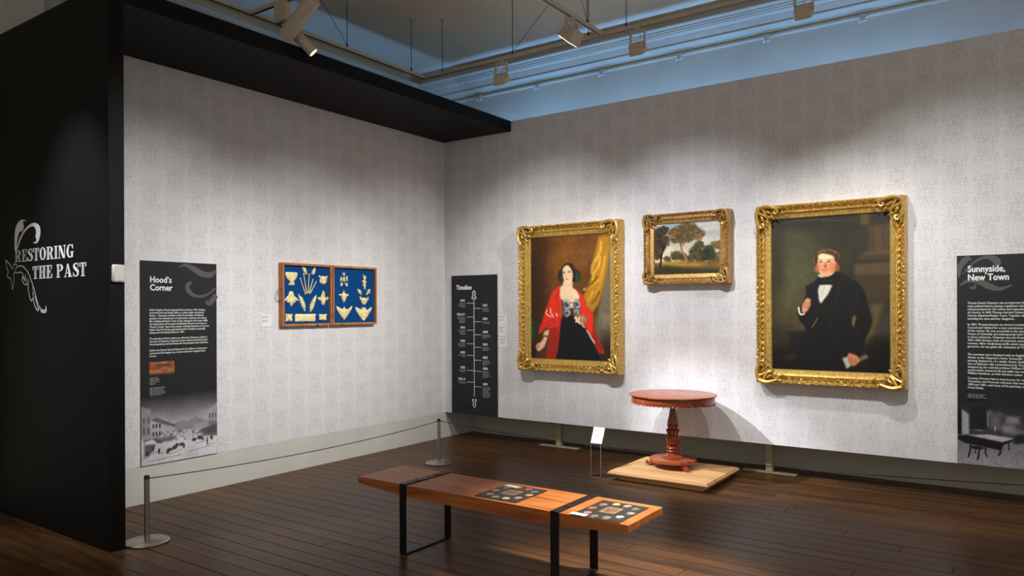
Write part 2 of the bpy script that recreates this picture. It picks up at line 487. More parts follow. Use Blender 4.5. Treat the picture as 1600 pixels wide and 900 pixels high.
def smooth_poly(pts, k=5):
    P = [np.array(p, float) for p in pts]; n = len(P); out = []
    for i in range(n):
        p0, p1, p2, p3 = P[i - 1], P[i], P[(i + 1) % n], P[(i + 2) % n]
        for t in np.linspace(0, 1, k, endpoint=False):
            out.append(tuple(.5 * ((2 * p1) + (-p0 + p2) * t + (2 * p0 - 5 * p1 + 4 * p2 - p3) * t * t + (-p0 + 3 * p1 - 3 * p2 + p3) * t ** 3)))
    return out

# ------------------------------------------------------------------ painting on canvas (flat print as colours on a fine grid)
class Paint:
    def __init__(s, w, h, col, quad=None):
        s.w, s.h = w, h; s.im = np.ones((h, w, 3)) * np.array(col, float)
        s.X, s.Y = np.meshgrid(np.arange(w) + .5, np.arange(h) + .5); s.q = quad
        s.rng = np.random.RandomState(3)
    def p(s, pts):
        if s.q is None: return [(x * s.w, y * s.h) for x, y in pts]
        (xa, ya), (xb, yb), (xc, yc), (xd, yd) = s.q; out = []
        for x, y in pts:
            t = (x - xa) / (xb - xa); top = ya + (yb - ya) * t; bot = yc + (yd - yc) * t
            out.append((t * s.w, (y - top) / (bot - top) * s.h))
        return out
    def sc(s):
        return s.w if s.q is None else s.w / (s.q[1][0] - s.q[0][0])
    def put(s, a, col):
        a = np.clip(a, 0, 1)[..., None]; s.im = s.im * (1 - a) + np.array(col, float) * a
    def blob(s, c, rx, ry, col, a=1.0, soft=.5, rot=0):
        (x, y), = s.p([c]); k = s.sc(); ky = s.h if s.q is None else k
        dx, dy = (s.X - x) / k, (s.Y - y) / ky; ca, sa = math.cos(rot), math.sin(rot)
        d = np.sqrt(((dx * ca + dy * sa) / rx) ** 2 + ((-dx * sa + dy * ca) / ry) ** 2)
        t = np.clip((1 + soft - d) / (2 * soft), 0, 1); s.put(t * t * (3 - 2 * t) * a, col)
    def mask(s, pts):
        P = s.p(pts); ins = np.zeros((s.h, s.w), bool); n = len(P)
        for i in range(n):
            x0, y0 = P[i]; x1, y1 = P[(i + 1) % n]
            if y0 == y1: continue
            c = ((y0 > s.Y) != (y1 > s.Y)) & (s.X < (x1 - x0) * (s.Y - y0) / (y1 - y0) + x0); ins ^= c
        return ins.astype(float)
    def blur(s, m, r):
        for _ in range(2):
            for ax in (0, 1):
                c = np.cumsum(np.concatenate([np.repeat(np.take(m, [0], ax), r + 1, ax), m, np.repeat(np.take(m, [-1], ax), r, ax)], ax), ax)
                n = m.shape[ax]
                m = (np.take(c, range(2 * r + 1, n + 2 * r + 1), ax) - np.take(c, range(0, n), ax)) / (2 * r + 1)
        return m
    def poly(s, pts, col, a=1.0, soft=1, smooth=False):
        if smooth: pts = smooth_poly(pts, 4)
        m = s.mask(pts); s.put((s.blur(m, soft) if soft else m) * a, col)
    def stroke(s, pts, w, col, a=1.0, smooth=True):
        if smooth and len(pts) > 2:
            q = []; P = [np.array(p, float) for p in pts]; n = len(P)
            for i in range(n - 1):
                p0, p1, p2, p3 = P[max(i - 1, 0)], P[i], P[i + 1], P[min(i + 2, n - 1)]
                for t in np.linspace(0, 1, 5, endpoint=False):
                    q.append(.5 * ((2 * p1) + (-p0 + p2) * t + (2 * p0 - 5 * p1 + 4 * p2 - p3) * t * t + (-p0 + 3 * p1 - 3 * p2 + p3) * t ** 3))
            q.append(P[-1]); pts = q
        P = s.p(pts); d = np.full((s.h, s.w), 1e9); k = s.sc() * w / 2
        for (x0, y0), (x1, y1) in zip(P[:-1], P[1:]):
            dx, dy = x1 - x0, y1 - y0; L = dx * dx + dy * dy + 1e-9
            t = np.clip(((s.X - x0) * dx + (s.Y - y0) * dy) / L, 0, 1)
            d = np.minimum(d, np.hypot(s.X - x0 - t * dx, s.Y - y0 - t * dy))
        s.put(np.clip(k + .7 - d, 0, 1) * a, col)
    def noise(s, amp, cell):
        g = s.rng.rand(int(s.h / cell) + 3, int(s.w / cell) + 3) - .5
        y, x = s.Y / cell, s.X / cell; yi, xi = y.astype(int), x.astype(int); fy, fx = y - yi, x - xi
        v = (g[yi, xi] * (1 - fx) + g[yi, xi + 1] * fx) * (1 - fy) + (g[yi + 1, xi] * (1 - fx) + g[yi + 1, xi + 1] * fx) * fy
        s.im = s.im * (1 + amp * 2 * v[..., None])
    def grad(s, c0, c1, axis='v', lo=0.0, hi=1.0, a=1.0):
        t = (s.Y / s.h if axis == 'v' else s.X / s.w); t = np.clip((t - lo) / (hi - lo), 0, 1)[..., None]
        g = np.array(c0) * (1 - t) + np.array(c1) * t; s.im = s.im * (1 - a) + g * a
    def mesh(s, name, fr, u0, u1, v0, v1, d, parent, gain=1.0):
        w, h = s.w, s.h
        us = np.linspace(u0, u1, w); vs = np.linspace(v1, v0, h); off = np.array(wloc(parent))
        co = np.array([fr(u, v, d) for v in vs for u in us]) - off
        idx = np.arange(w * h).reshape(h, w)
        f = np.stack([idx[1:, :-1], idx[1:, 1:], idx[:-1, 1:], idx[:-1, :-1]], -1).reshape(-1, 4)
        me = bpy.data.meshes.new(name); me.from_pydata(co.tolist(), [], f.tolist())
        c = np.clip(s.im * gain, 0, 255) / 255.0; c = np.where(c <= .04045, c / 12.92, ((c + .055) / 1.055) ** 2.4)
        at = me.color_attributes.new('paint', 'FLOAT_COLOR', 'POINT')
        at.data.foreach_set('color', np.concatenate([c, np.ones((h, w, 1))], -1).reshape(-1).astype(np.float32))
        me.materials.append(M['canvas'])
        o = bpy.data.objects.new(name, me); COL.objects.link(o); o.parent = parent
        return o
# ------------------------------------------------------------------ gilt frames
def gilt_frame(r, x0, x1, z0, z1, w, D, m, orn, seed, plain=False):
    rr = random.Random(seed)
    pr = [(0, 0), (0, .70), (.02, .80), (.05, .92), (.09, .99), (.13, 1.0), (.17, .97), (.20, .88), (.235, .81), (.27, .77), (.305, .74), (.34, .715),
          (.375, .70), (.41, .69), (.445, .685), (.48, .69), (.51, .715), (.535, .745), (.56, .745), (.585, .70), (.60, .655), (.66, .63),
          (.74, .61), (.82, .59), (.90, .575), (.94, .565), (.96, .53), (.98, .50), (1.0, .45), (1.0, .36)]
    ph = [rr.uniform(0, 6.28) for _ in range(8)]
    def relief(s, l):
        h = 0.0
        if .03 <= s <= .18:
            h += .007 * math.sin(l * 2 * PI / .034 + ph[0]) * math.sin((s - .03) / .15 * PI) + .003 * math.sin(l * 2 * PI / .071 + s * 60 + ph[1])
        if .22 <= s <= .49 and not plain:
            e = math.sin((s - .22) / .27 * PI)
            h += e * (.010 * math.sin(l * 2 * PI / .052 + 9 * math.sin(s * 26)) + .007 * math.sin(l * 2 * PI / .027 - s * 70 + ph[3]) + .003 * math.sin(l * 2 * PI / .113 + ph[4]))
        elif .22 <= s <= .49:
            h += .005 * math.sin(l * 2 * PI / .03 + s * 60) * math.sin(l * 2 * PI / .09)
        if .51 <= s <= .565:
            h += .006 * abs(math.sin(l * PI / .022))
        return h
    cs = [(x0, z0, 1, 1), (x1, z0, -1, 1), (x1, z1, -1, -1), (x0, z1, 1, -1)]
    for i in range(4):
        a, b = cs[i], cs[(i + 1) % 4]
        L = math.hypot(b[0] - a[0], b[1] - a[1]); n = int(L / .0085)
        mb = MB(); vs = []
        for s, dp in pr:
            ax, az = a[0] + a[2] * s * w, a[1] + a[3] * s * w
            bx, bz = b[0] + b[2] * s * w, b[1] + b[3] * s * w
            for j in range(n + 1):
                t = j / n; l = s * w + t * (L - 2 * s * w)
                vs.append((ax + (bx - ax) * t, -(dp * D + (relief(s, l) if dp > .5 else 0)) - .0025, az + (bz - az) * t))
        k = n + 1; mb.add(vs, [(p * k + j, p * k + j + 1, (p + 1) * k + j + 1, (p + 1) * k + j) for p in range(len(pr) - 1) for j in range(n)])
        mb.build('frame_rail', m, r, smooth=True)
    # corner ornaments: scrolls and leaves
    for (cx, cz, sx, sz) in cs:
        mb = MB(); S = orn
        def P(u, v, d): return (cx + sx * u * S, -d, cz + sz * v * S)
        for sw in (0, 1):
            f = (lambda u, v, d: P(v, u, d)) if sw else P
            # long S-scroll running along the edge and curling inwards at its end
            pts = []; rad = []
            for t in np.linspace(0, 1, 22):
                if t < .6:
                    q = t / .6; pts.append(f(.10 + .75 * q, .16 - .10 * math.sin(q * PI), D * 1.10)); rad.append(S * (.065 + .02 * math.sin(q * PI)))
                else:
                    q = (t - .6) / .4; an = -PI / 2 + q * 2 * PI * 1.15; R = .13 * (1 - .7 * q)
                    pts.append(f(.85 + R * math.cos(an), .29 - .13 * (1 - q) * .0 + R * math.sin(an), D * (1.08 - .06 * q))); rad.append(S * .055 * (1 - .45 * q))
            mb.tube(pts, rad, 6)
            pts = [f(.12 + .40 * math.sin(t * 2.2), .30 + .42 * t, D * (1.06 - .16 * t)) for t in np.linspace(0, 1, 9)]
            mb.tube(pts, [S * (.06 - .03 * t) for t in np.linspace(0, 1, 9)], 6)
            for (u, v, ru, rv, an) in ((.55, .30, .16, .06, .5), (.72, .52, .13, .05, .9), (.98, .15, .14, .05, .1), (.35, .12, .12, .06, 1.1), (1.12, .40, .10, .04, -.4)):
                c = f(u, v, D * 1.0); a = an if not sw else PI / 2 - an
                mb.ball(c, ru * S, .012 * S / .17, rv * S, a * sx * sz, 'y', 8, 4)
        mb.ball(P(.14, .14, D * .98), .14 * S, .022 * S / .17, .14 * S, 0, 'y', 10, 5)
        mb.ball(P(.48, .48, D * .80), .20 * S, .02 * S / .17, .09 * S, sx * sz * PI / 4, 'y', 10, 5)
        mb.build('corner_ornament', m, r, smooth=True)

S1 = lambda ox, oy, k: (lambda pts: [(ox + x / k, oy + y / k) for x, y in pts])

def paint_lady():
    p = Paint(206, 282, (92, 56, 22), ((831.2, 370.5), (954.6, 362.4), (831.2, 561), (954.6, 564)))
    A, B = S1(860, 400, 9.0), S1(840, 480, 9.0)
    p.blob((905, 385), 40, 35, (124, 74, 24), .9, .7); p.blob((838, 460), 18, 90, (46, 30, 16), .85, .7); p.blob((845, 380), 25, 20, (70, 42, 16), .7, .7)
    p.blob((880, 420), 16, 40, (140, 84, 28), .45, .8); p.blob((925, 375), 18, 12, (104, 60, 18), .8, .6)
    p.noise(.10, 14); p.noise(.08, 5)
    p.poly([(950, 362), (956, 362), (956, 566), (930, 566), (931, 500), (938, 470), (944, 440)], (112, 100, 76), 1, 2)
    p.poly([(940, 490), (956, 488), (956, 518), (940, 520)], (128, 116, 92), .8, 2); p.stroke([(935, 470), (934, 515), (956, 516)], 1, (82, 70, 48), .8, False)
    p.blob((948, 560), 16, 34, (36, 26, 16), .9, .6)
    p.poly([(935, 372), (953, 366), (951, 392), (948, 415), (944, 440), (940, 458), (935, 474), (926, 488), (917, 478), (913, 462), (921, 446), (926, 430), (927, 408), (932, 390)], (176, 122, 26), 1, 2)
    for s_, c_ in ((A([(700, 20), (680, 150), (620, 240), (600, 330)]), (222, 172, 56)), (A([(760, 30), (730, 200), (690, 330), (560, 430), (490, 470)]), (214, 160, 44)),
                   (A([(640, 60), (600, 150), (590, 240)]), (216, 164, 52)), (A([(600, 500), (570, 580), (540, 620)]), (212, 158, 50)), (A([(720, 300), (690, 420), (640, 520)]), (196, 142, 36)),
                   (A([(560, 60), (540, 200), (500, 330)]), (96, 58, 12)), (A([(660, 300), (600, 380), (520, 450)]), (120, 76, 14)), (A([(690, 500), (640, 600), (590, 660)]), (118, 76, 16)), (A([(710, -180), (700, -60), (650, 60)]), (226, 180, 66))):
        p.stroke(s_, 3.2, c_, .75)
    p.blob((833, 514), 7, 12, (22, 74, 34), .9, .5); p.blob((834, 548), 8, 10, (30, 26, 18), .8, .5)
    p.poly(B([(380, 90), (520, 120), (575, 150), (640, 250), (710, 340), (770, 460), (830, 570), (870, 660), (900, 760), (200, 740), (280, 600), (320, 450), (345, 300)]), (15, 17, 19), 1, 1)
    red = (222, 48, 28)
    p.poly([(878.5, 447), (870, 452), (864.5, 460), (861, 471), (855, 485), (851, 500), (846, 512), (845, 521), (851, 517), (860, 512), (861, 530), (858, 550), (857, 563), (868, 563), (874, 545), (876, 530), (878, 505), (882, 490), (884, 480), (881, 465), (878, 455)], red, 1, 1, True)
    p.poly([(861, 514), (872, 508), (877, 520), (875, 540), (868, 563), (857, 563), (859, 545)], (150, 34, 20), .9, 2)
    p.poly([(897, 449), (903, 453), (911, 460), (916, 470), (918, 480), (926, 488), (928, 500), (927, 510), (933, 525), (940, 540), (943, 549), (935, 547), (927, 530), (918, 512), (912, 505), (906, 492), (908, 478), (906, 462)], red, 1, 1, True)
    p.poly([(928, 512), (940, 540), (943, 549), (935, 547), (924, 524)], (140, 32, 18), .85, 2)
    for q in (B([(210, 20), (215, 70), (250, 130)]), B([(160, 40), (150, 90), (215, 130)]), B([(290, 85), (305, 120)])): p.stroke(q, 1.6, (236, 214, 186), .8)
    for q in (B([(70, 250), (160, 210), (260, 170)]), B([(110, 300), (200, 240), (300, 200)]), B([(340, 150), (330, 260), (250, 420)]), B([(200, 320), (230, 450), (220, 600)]), A([(150, 480), (120, 620), (150, 760)])): p.stroke(q, 2.2, (168, 30, 18), .55)
    skin = (236, 204, 166)
    p.poly(A([(215, 360), (340, 345), (332, 440), (390, 490), (425, 600), (310, 650), (180, 610), (163, 500), (170, 440), (205, 410)]), skin, 1, 1, True)
    p.poly(A([(222, 372), (335, 345), (325, 425), (270, 400)]), (206, 164, 120), .55, 2)
    p.blob(A([(245, 735)])[0], 7, 11.5, (104, 104, 108), 1, .25); p.blob(A([(388, 725)])[0], 5.5, 11, (104, 104, 108), 1, .25)
    for q, cc in ((A([(205, 640), (250, 625), (300, 680), (290, 720), (240, 730)]), (206, 206, 204)), (A([(215, 790), (260, 760), (300, 800), (260, 840)]), (190, 190, 188)), (A([(350, 640), (410, 630), (430, 690), (390, 720)]), (200, 200, 198)), (A([(360, 770), (400, 760), (410, 810)]), (186, 186, 184)),
                  (A([(230, 670), (270, 690), (250, 710)]), (30, 30, 34)), (A([(235, 780), (270, 800)]), (34, 34, 38)), (A([(375, 670), (410, 680)]), (36, 36, 40)), (A([(195, 620), (200, 720), (220, 830)]), (38, 38, 40)), (A([(325, 730), (325, 840)]), (14, 14, 16))): p.stroke(q, 1.3, cc, .85)
    p.blob(A([(325, 690)])[0], 2.2, 4, (226, 196, 130), 1, .4)
    p.poly(A([(190, 330), (185, 200), (200, 150), (260, 105), (330, 120), (370, 180), (425, 225), (440, 275), (400, 330), (340, 370), (325, 250), (300, 170), (265, 140)]), (34, 22, 16), 1, 1, True)
    p.blob(A([(178, 285)])[0], 4.4, 8.5, (26, 34, 28), 1, .35); p.blob(A([(385, 290)])[0], 5, 7, (32, 24, 18), .95, .4); p.blob(A([(400, 300)])[0], 3.4, 4.6, (30, 92, 72), .75, .6); p.blob(A([(182, 320)])[0], 2.2, 3.6, (36, 84, 68), .5, .6)
    p.poly(A([(198, 230), (205, 180), (235, 145), (262, 136), (300, 160), (330, 220), (338, 290), (325, 350), (290, 392), (255, 392), (225, 360), (208, 300)]), (240, 208, 168), 1, 1, True)
    p.blob(A([(225, 300)])[0], 2, 3, (232, 160, 120), .4, .8); p.blob(A([(310, 295)])[0], 2, 3, (226, 150, 112), .45, .8)
    for q, w_, cc, al in ((A([(203, 242), (232, 240)]), 1.0, (60, 42, 32), .9), (A([(275, 234), (308, 230)]), 1.0, (60, 42, 32), .9), (A([(203, 225), (232, 220)]), .5, (90, 62, 42), .7), (A([(272, 214), (310, 212)]), .5, (90, 62, 42), .7),
                          (A([(240, 235), (246, 285), (262, 292)]), .7, (190, 140, 104), .8), (A([(245, 327), (280, 325)]), 1.0, (192, 70, 58), .95), (A([(345, 160), (380, 230), (420, 250)]), 1.2, (96, 74, 56), .6)): p.stroke(q, w_, cc, al)
    p.blob(B([(640, 165)])[0], 7, 6.5, (150, 118, 78), 1, .3); p.blob(B([(640, 150)])[0], 4, 3, (186, 154, 108), .7, .6)
    for q in (B([(545, 140), (580, 180), (610, 215)]), B([(560, 130), (570, 165), (560, 195)]), B([(600, 130), (590, 200)])): p.stroke(q, 2.4, (234, 200, 160), .95)
    for q in (B([(630, 215), (668, 270)]), B([(705, 315), (745, 380)]), B([(745, 390), (800, 480)])): p.stroke(q, 1.9, (224, 196, 160), .85)
    p.poly(B([(112, 352), (180, 308), (186, 345), (160, 440), (120, 545), (60, 600), (22, 604), (12, 570), (60, 490), (108, 430)]), (230, 186, 146), 1, 1, True)
    p.stroke(B([(108, 395), (165, 405)]), 2.2, (104, 72, 38), .95); p.stroke(B([(15, 590), (50, 545)]), .8, (170, 120, 86), .8); p.stroke(B([(5, 550), (40, 500)]), 1.6, (230, 186, 146), .9)
    p.noise(.05, 3)
    return p

def paint_man():
    p = Paint(226, 312, (46, 42, 27), ((1206.7, 344.3), (1390, 331.5), (1208.5, 574.3), (1392, 580.5)))
    A, B, D = S1(1250, 380, 9.0), S1(1230, 480, 8.18), S1(1200, 320, 8.0)
    p.blob((1250, 425), 38, 70, (78, 78, 46), .85, .8); p.blob((1215, 400), 14, 90, (40, 36, 24), .7, .8); p.blob((1240, 480), 30, 30, (88, 76, 44), .6, .8)
    p.grad((34, 33, 24), (46, 42, 27), 'v', 0, .12, .0); p.blob((1300, 345), 90, 16, (34, 34, 25), .8, .6); p.noise(.08, 18); p.noise(.06, 6)
    p.poly(D([(1250, 290), (1400, 270), (1520, 260), (1520, 600), (1255, 600)]), (76, 60, 38), .9, 3)
    for x in (1270, 1310, 1345, 1385, 1430, 1480): p.stroke(D([(x, 290), (x, 585)]), 1.6, (94, 76, 50) if x % 2 else (62, 48, 30), .6, False)
    p.poly(D([(1230, 590), (1520, 570), (1520, 640), (1170, 650)]), (88, 70, 46), .9, 2); p.poly(D([(1150, 650), (1520, 630), (1520, 690), (1150, 700)]), (70, 55, 35), .9, 2)
    p.poly(D([(1090, 750), (1520, 720), (1520, 880), (1095, 880)]), (88, 71, 47), .9, 2); p.poly([(1337, 430), (1391, 430), (1391, 470), (1345, 468)], (66, 53, 34), .8, 3)
    p.poly(D([(1160, 130), (1270, 120), (1265, 265), (1165, 275)]), (84, 70, 22), .9, 2); p.stroke(D([(345, 190), (380, 225), (620, 215), (1000, 220), (1100, 200), (1135, 150)]), 1.4, (72, 66, 46), .7)
    p.poly(B([(1050, -40), (1210, -60), (1180, 60), (1120, 300), (1000, 460), (960, 420), (1040, 250), (1080, 120)]), (98, 80, 48), .9, 4)
    p.poly(B([(1200, 90), (1330, 60), (1330, 330), (1080, 360), (1130, 230)]), (62, 58, 50), .85, 4); p.blob(B([(1290, -10)])[0], 5, 10, (32, 60, 58), .8, .6)
    p.blob((1380, 560), 34, 34, (16, 13, 9), .95, .5); p.blob((1225, 565), 34, 26, (18, 15, 10), .95, .5)
    p.poly(B([(60, 330), (240, 310), (240, 590), (70, 570)]), (22, 21, 20), .9, 3); p.poly(B([(0, 310), (270, 300), (270, 325), (0, 330)]), (16, 16, 14), .9, 2); p.blob(B([(90, 615)])[0], 12, 5, (66, 38, 20), .6, .6); p.blob(B([(230, 230)])[0], 8, 6, (84, 66, 36), .6, .6)
    coat = [(1311.7, 425), (1325, 432), (1338.9, 440), (1348, 449), (1354, 466), (1357, 480), (1360.8, 494), (1361, 505), (1356, 517), (1352, 527), (1347.5, 549), (1343, 556), (1346, 582), (1252, 578), (1254, 540), (1262, 512), (1256, 503), (1250.5, 492), (1252, 483), (1257, 475), (1264, 458), (1262.5, 450), (1269, 444), (1277, 440), (1283, 433), (1295, 428)]
    p.poly(coat, (19, 18, 16), 1, 1, True)
    for q in (B([(620, 60), (580, 150), (590, 280), (680, 430)]), B([(820, 40), (860, 200), (900, 330)]), A([(600, 480), (560, 700), (520, 880)]), A([(800, 600), (820, 750), (780, 880)]), B([(300, 300), (420, 330), (560, 320)])): p.stroke(q, 2.5, (34, 33, 30), .6)
    p.poly(B([(875, 80), (890, 130), (860, 240), (838, 190), (850, 110)]), (122, 100, 54), .95, 1)
    p.poly(A([(310, 580), (490, 585), (430, 710), (325, 850), (300, 780), (288, 660)]), (214, 208, 192), 1, 1); p.stroke(A([(390, 600), (330, 760)]), 1, (176, 168, 150), .6)
    p.poly(A([(278, 205), (300, 150), (400, 120), (500, 150), (535, 230), (540, 330), (515, 410), (460, 465), (390, 478), (335, 455), (300, 400), (282, 310)]), (230, 170, 124), 1, 1, True)
    p.blob(A([(390, 205)])[0], 11, 6, (250, 222, 176), .9, .6); p.blob(A([(310, 350)])[0], 4.5, 6, (226, 120, 88), .7, .7); p.blob(A([(480, 345)])[0], 5.5, 7, (222, 112, 82), .75, .7); p.blob(A([(390, 320)])[0], 2.6, 4, (208, 84, 64), .8, .6)
    p.blob(A([(390, 430)])[0], 6, 3, (226, 150, 112), .6, .6); p.poly(A([(505, 200), (540, 260), (530, 380), (480, 440), (500, 320)]), (176, 104, 66), .5, 2)
    for q, w_, cc, al in ((A([(312, 272), (348, 272)]), 1.3, (110, 84, 66), .9), (A([(420, 267), (460, 266)]), 1.3, (104, 78, 60), .9), (A([(328, 272), (333, 272)]), 1.9, (46, 36, 32), 1), (A([(438, 267), (443, 267)]), 1.9, (46, 36, 32), 1), (A([(300, 245), (350, 240)]), 1.0, (160, 110, 70), .8), (A([(410, 238), (470, 240)]), 1.0, (140, 92, 58), .8),
                          (A([(405, 260), (412, 310), (405, 340)]), 1.0, (190, 110, 78), .6), (A([(368, 342), (410, 344)]), 1.0, (150, 54, 44), .8), (A([(352, 382), (385, 376), (425, 382)]), 1.5, (184, 64, 52), .95), (A([(365, 402), (410, 402)]), .8, (190, 100, 76), .7)): p.stroke(q, w_, cc, al)
    p.poly(A([(272, 300), (285, 260), (262, 165), (290, 120), (400, 78), (510, 100), (580, 170), (625, 235), (590, 285), (540, 275), (505, 200), (440, 172), (350, 158), (295, 180), (285, 240), (285, 300)]), (78, 53, 30), 1, 1, True)
    p.blob(A([(252, 235)])[0], 4.2, 8, (66, 45, 27), 1, .3); p.blob(A([(575, 215)])[0], 6, 8, (58, 40, 24), 1, .3); p.blob(A([(268, 372)])[0], 3, 5, (170, 98, 48), .85, .5); p.blob(A([(555, 350)])[0], 3.4, 6.5, (140, 88, 40), .85, .5)
    for q, cc in ((A([(300, 145), (350, 120), (400, 125)]), (196, 150, 96)), (A([(430, 110), (500, 120), (540, 160)]), (176, 136, 96)), (A([(410, 130), (470, 150), (520, 190)]), (38, 26, 16)), (A([(540, 130), (575, 180), (570, 230)]), (150, 120, 84)), (A([(235, 210), (225, 250), (245, 290)]), (170, 134, 90)), (A([(400, 90), (350, 100), (300, 140)]), (140, 100, 60))): p.stroke(q, 1.2, cc, .45)
    p.poly(A([(288, 445), (330, 445), (385, 482), (330, 488), (295, 470)]), (226, 220, 206), .95, 1); p.poly(A([(440, 470), (500, 425), (505, 440), (450, 485)]), (200, 192, 176), .8, 1)
    p.poly(A([(240, 545), (330, 492), (420, 482), (500, 440), (555, 410), (580, 520), (520, 590), (410, 570), (300, 590), (265, 575)]), (14, 14, 13), 1, 1); p.stroke(A([(330, 530), (420, 520), (480, 540)]), 1, (52, 52, 50), .7)
    p.poly(A([(62, 900), (85, 830), (125, 775), (165, 770), (188, 800), (185, 850), (165, 905), (120, 960), (70, 960)]), (212, 146, 102), 1, 1, True)
    for q in (A([(110, 830), (170, 835)]), A([(95, 860), (165, 868)]), A([(85, 890), (150, 900)])): p.stroke(q, .9, (140, 78, 48), .8)
    p.stroke(B([(180, 0), (190, 60), (215, 85), (250, 72)]), 2.6, (216, 212, 202), .95)
    p.poly(B([(720, 622), (795, 600), (830, 705), (775, 757)]), (176, 176, 160), 1, 1); p.poly(B([(915, 620), (1000, 565), (1038, 612), (930, 662)]), (112, 104, 78), .9, 1)
    p.poly(B([(795, 560), (850, 570), (910, 600), (930, 660), (870, 715), (830, 712), (790, 650)]), (204, 128, 92), 1, 1, True)
    for q in (B([(800, 620), (825, 700)]), B([(835, 620), (860, 705)]), B([(875, 630), (895, 690)])): p.stroke(q, .9, (128, 66, 44), .8)
    p.stroke(B([(420, 120), (385, 190), (350, 240)]), 1.0, (146, 106, 46), .85); p.noise(.05, 3)
    return p

def paint_landscape():
    p = Paint(210, 150, (150, 175, 200), ((193, 255), (815, 213), (197, 700), (818, 683)))
    p.grad((150, 172, 196), (236, 214, 178), 'v', 0, .62)
    for c, rx, ry in (((720, 290), 90, 22), ((640, 260), 80, 14), ((760, 250), 70, 14), ((650, 400), 80, 30), ((320, 500), 70, 50), ((260, 280), 60, 18)): p.blob(c, rx, ry, (238, 222, 200), .7, .8)
    rr = random.Random(5)
    def crown(pts, dark, light, n, sz, seed):
        r2 = random.Random(seed)
        for (x, y, r) in pts:
            p.blob((x, y), r, r * .8, dark, .9, .4)
        for _ in range(n):
            x, y, r = r2.choice(pts); a = r2.uniform(0, 6.28); d = r * math.sqrt(r2.random()) * 1.1
            c = light if r2.random() < .45 else dark
            p.blob((x + d * math.cos(a), y + d * .85 * math.sin(a)), sz * r2.uniform(.6, 1.3), sz * .7, c, .7, .5)
    crown([(780, 440, 40), (800, 520, 35), (740, 430, 22)], (104, 80, 38), (158, 122, 62), 60, 12, 1)
    crown([(610, 440, 40), (580, 490, 50), (560, 540, 40), (660, 520, 50)], (58, 54, 24), (108, 86, 40), 70, 12, 2)
    crown([(410, 530, 50), (470, 540, 40), (330, 560, 30), (540, 560, 30), (620, 560, 40), (760, 570, 40)], (66, 58, 24), (120, 92, 40), 80, 11, 3)
    p.poly([(193, 590), (820, 570), (820, 700), (193, 710)], (122, 94, 34), 1, 2)
    p.poly([(270, 580), (500, 592), (700, 598), (640, 620), (400, 622), (260, 606)], (206, 152, 54), .95, 3); p.poly([(650, 600), (820, 596), (820, 640), (600, 630)], (132, 100, 36), .8, 3)
    p.poly([(193, 626), (330, 615), (560, 640), (820, 640), (820, 700), (193, 712)], (44, 46, 18), .95, 5); p.blob((560, 660), 120, 20, (58, 66, 26), .6, .7); p.blob((300, 690), 100, 16, (70, 44, 22), .5, .7)
    crown([(250, 330, 50), (215, 380, 55), (290, 400, 60), (240, 450, 70), (230, 530, 40), (300, 310, 40), (210, 500, 40)], (46, 36, 18), (92, 66, 30), 120, 12, 4)
    p.stroke([(300, 440), (275, 520), (262, 620)], 18, (34, 24, 14), 1); p.stroke([(285, 500), (310, 450)], 8, (34, 24, 14), 1)
    crown([(430, 330, 60), (500, 290, 60), (560, 290, 40), (600, 345, 55), (640, 340, 22), (470, 370, 60), (380, 330, 40), (400, 390, 40), (530, 370, 45)], (92, 70, 30), (150, 116, 56), 150, 12, 5)
    p.stroke([(450, 430), (462, 490), (495, 540), (510, 600)], 17, (150, 104, 62), 1); p.stroke([(446, 435), (458, 490), (488, 540), (500, 600)], 6, (206, 156, 104), .9); p.stroke([(470, 440), (500, 400), (540, 370)], 7, (110, 78, 44), .9); p.stroke([(452, 440), (430, 400), (400, 380)], 6, (120, 84, 48), .9)
    crown([(700, 480, 48), (720, 520, 45), (680, 530, 42)], (34, 46, 24), (58, 70, 36), 50, 11, 6)
    p.stroke([(705, 560), (706, 600)], 8, (60, 44, 24), 1); p.stroke([(800, 500), (796, 560), (790, 610)], 7, (170, 130, 86), .9); p.noise(.06, 3)
    return p

def picture(name, x0, x1, z0, z1, w, D, c, m, orn, label, p, seed, plain=False):
    r = root(name, ((x0 + x1) / 2, 0, z0), label, 'painting', 'gilt framed paintings on the back wall')
    gilt_frame(r, x0, x1, z0, z1, w, D, m, orn, seed, plain)
    MB().box(x0 + .03, x1 - .03, -.03, -.003, z0 + .03, z1 - .03).build('backing_board', 'backing', r)
    p.mesh('canvas', FB, c[0], c[1], c[2], c[3], .060 if D > .12 else .05, r)
    return r
picture('portrait_painting', 1.200, 2.478, .900, 2.528, .136, .13, (1.325, 2.362, 1.020, 2.416), 'gold', .215, 'large gilt framed portrait of a woman in a red shawl', paint_lady(), 1)
picture('portrait_painting', 3.890, 5.136, .900, 2.538, .132, .13, (4.008, 5.022, 1.024, 2.424), 'gold', .215, 'large gilt framed portrait of a man in a black coat', paint_man(), 2)
picture('landscape_painting', 2.742, 3.632, 1.834, 2.546, .105, .11, (2.828, 3.546, 1.930, 2.456), 'gold_old', .16, 'small gilt framed landscape painting of tall trees between the portraits', paint_landscape(), 3, True)

# ------------------------------------------------------------------ black text panels
def panel(fr, u0, u1, z0, z1, label):
    a, b = fr((u0 + u1) / 2, z0, 0.002), None
    r = root('text_panel', a, label, 'information panel', 'black information panels')
    MB().prism([(u0, z0), (u1, z0), (u1, z1), (u0, z1)], fr, .0022, .014).build('board', 'panel_black', r)
    return r
PD = .0146
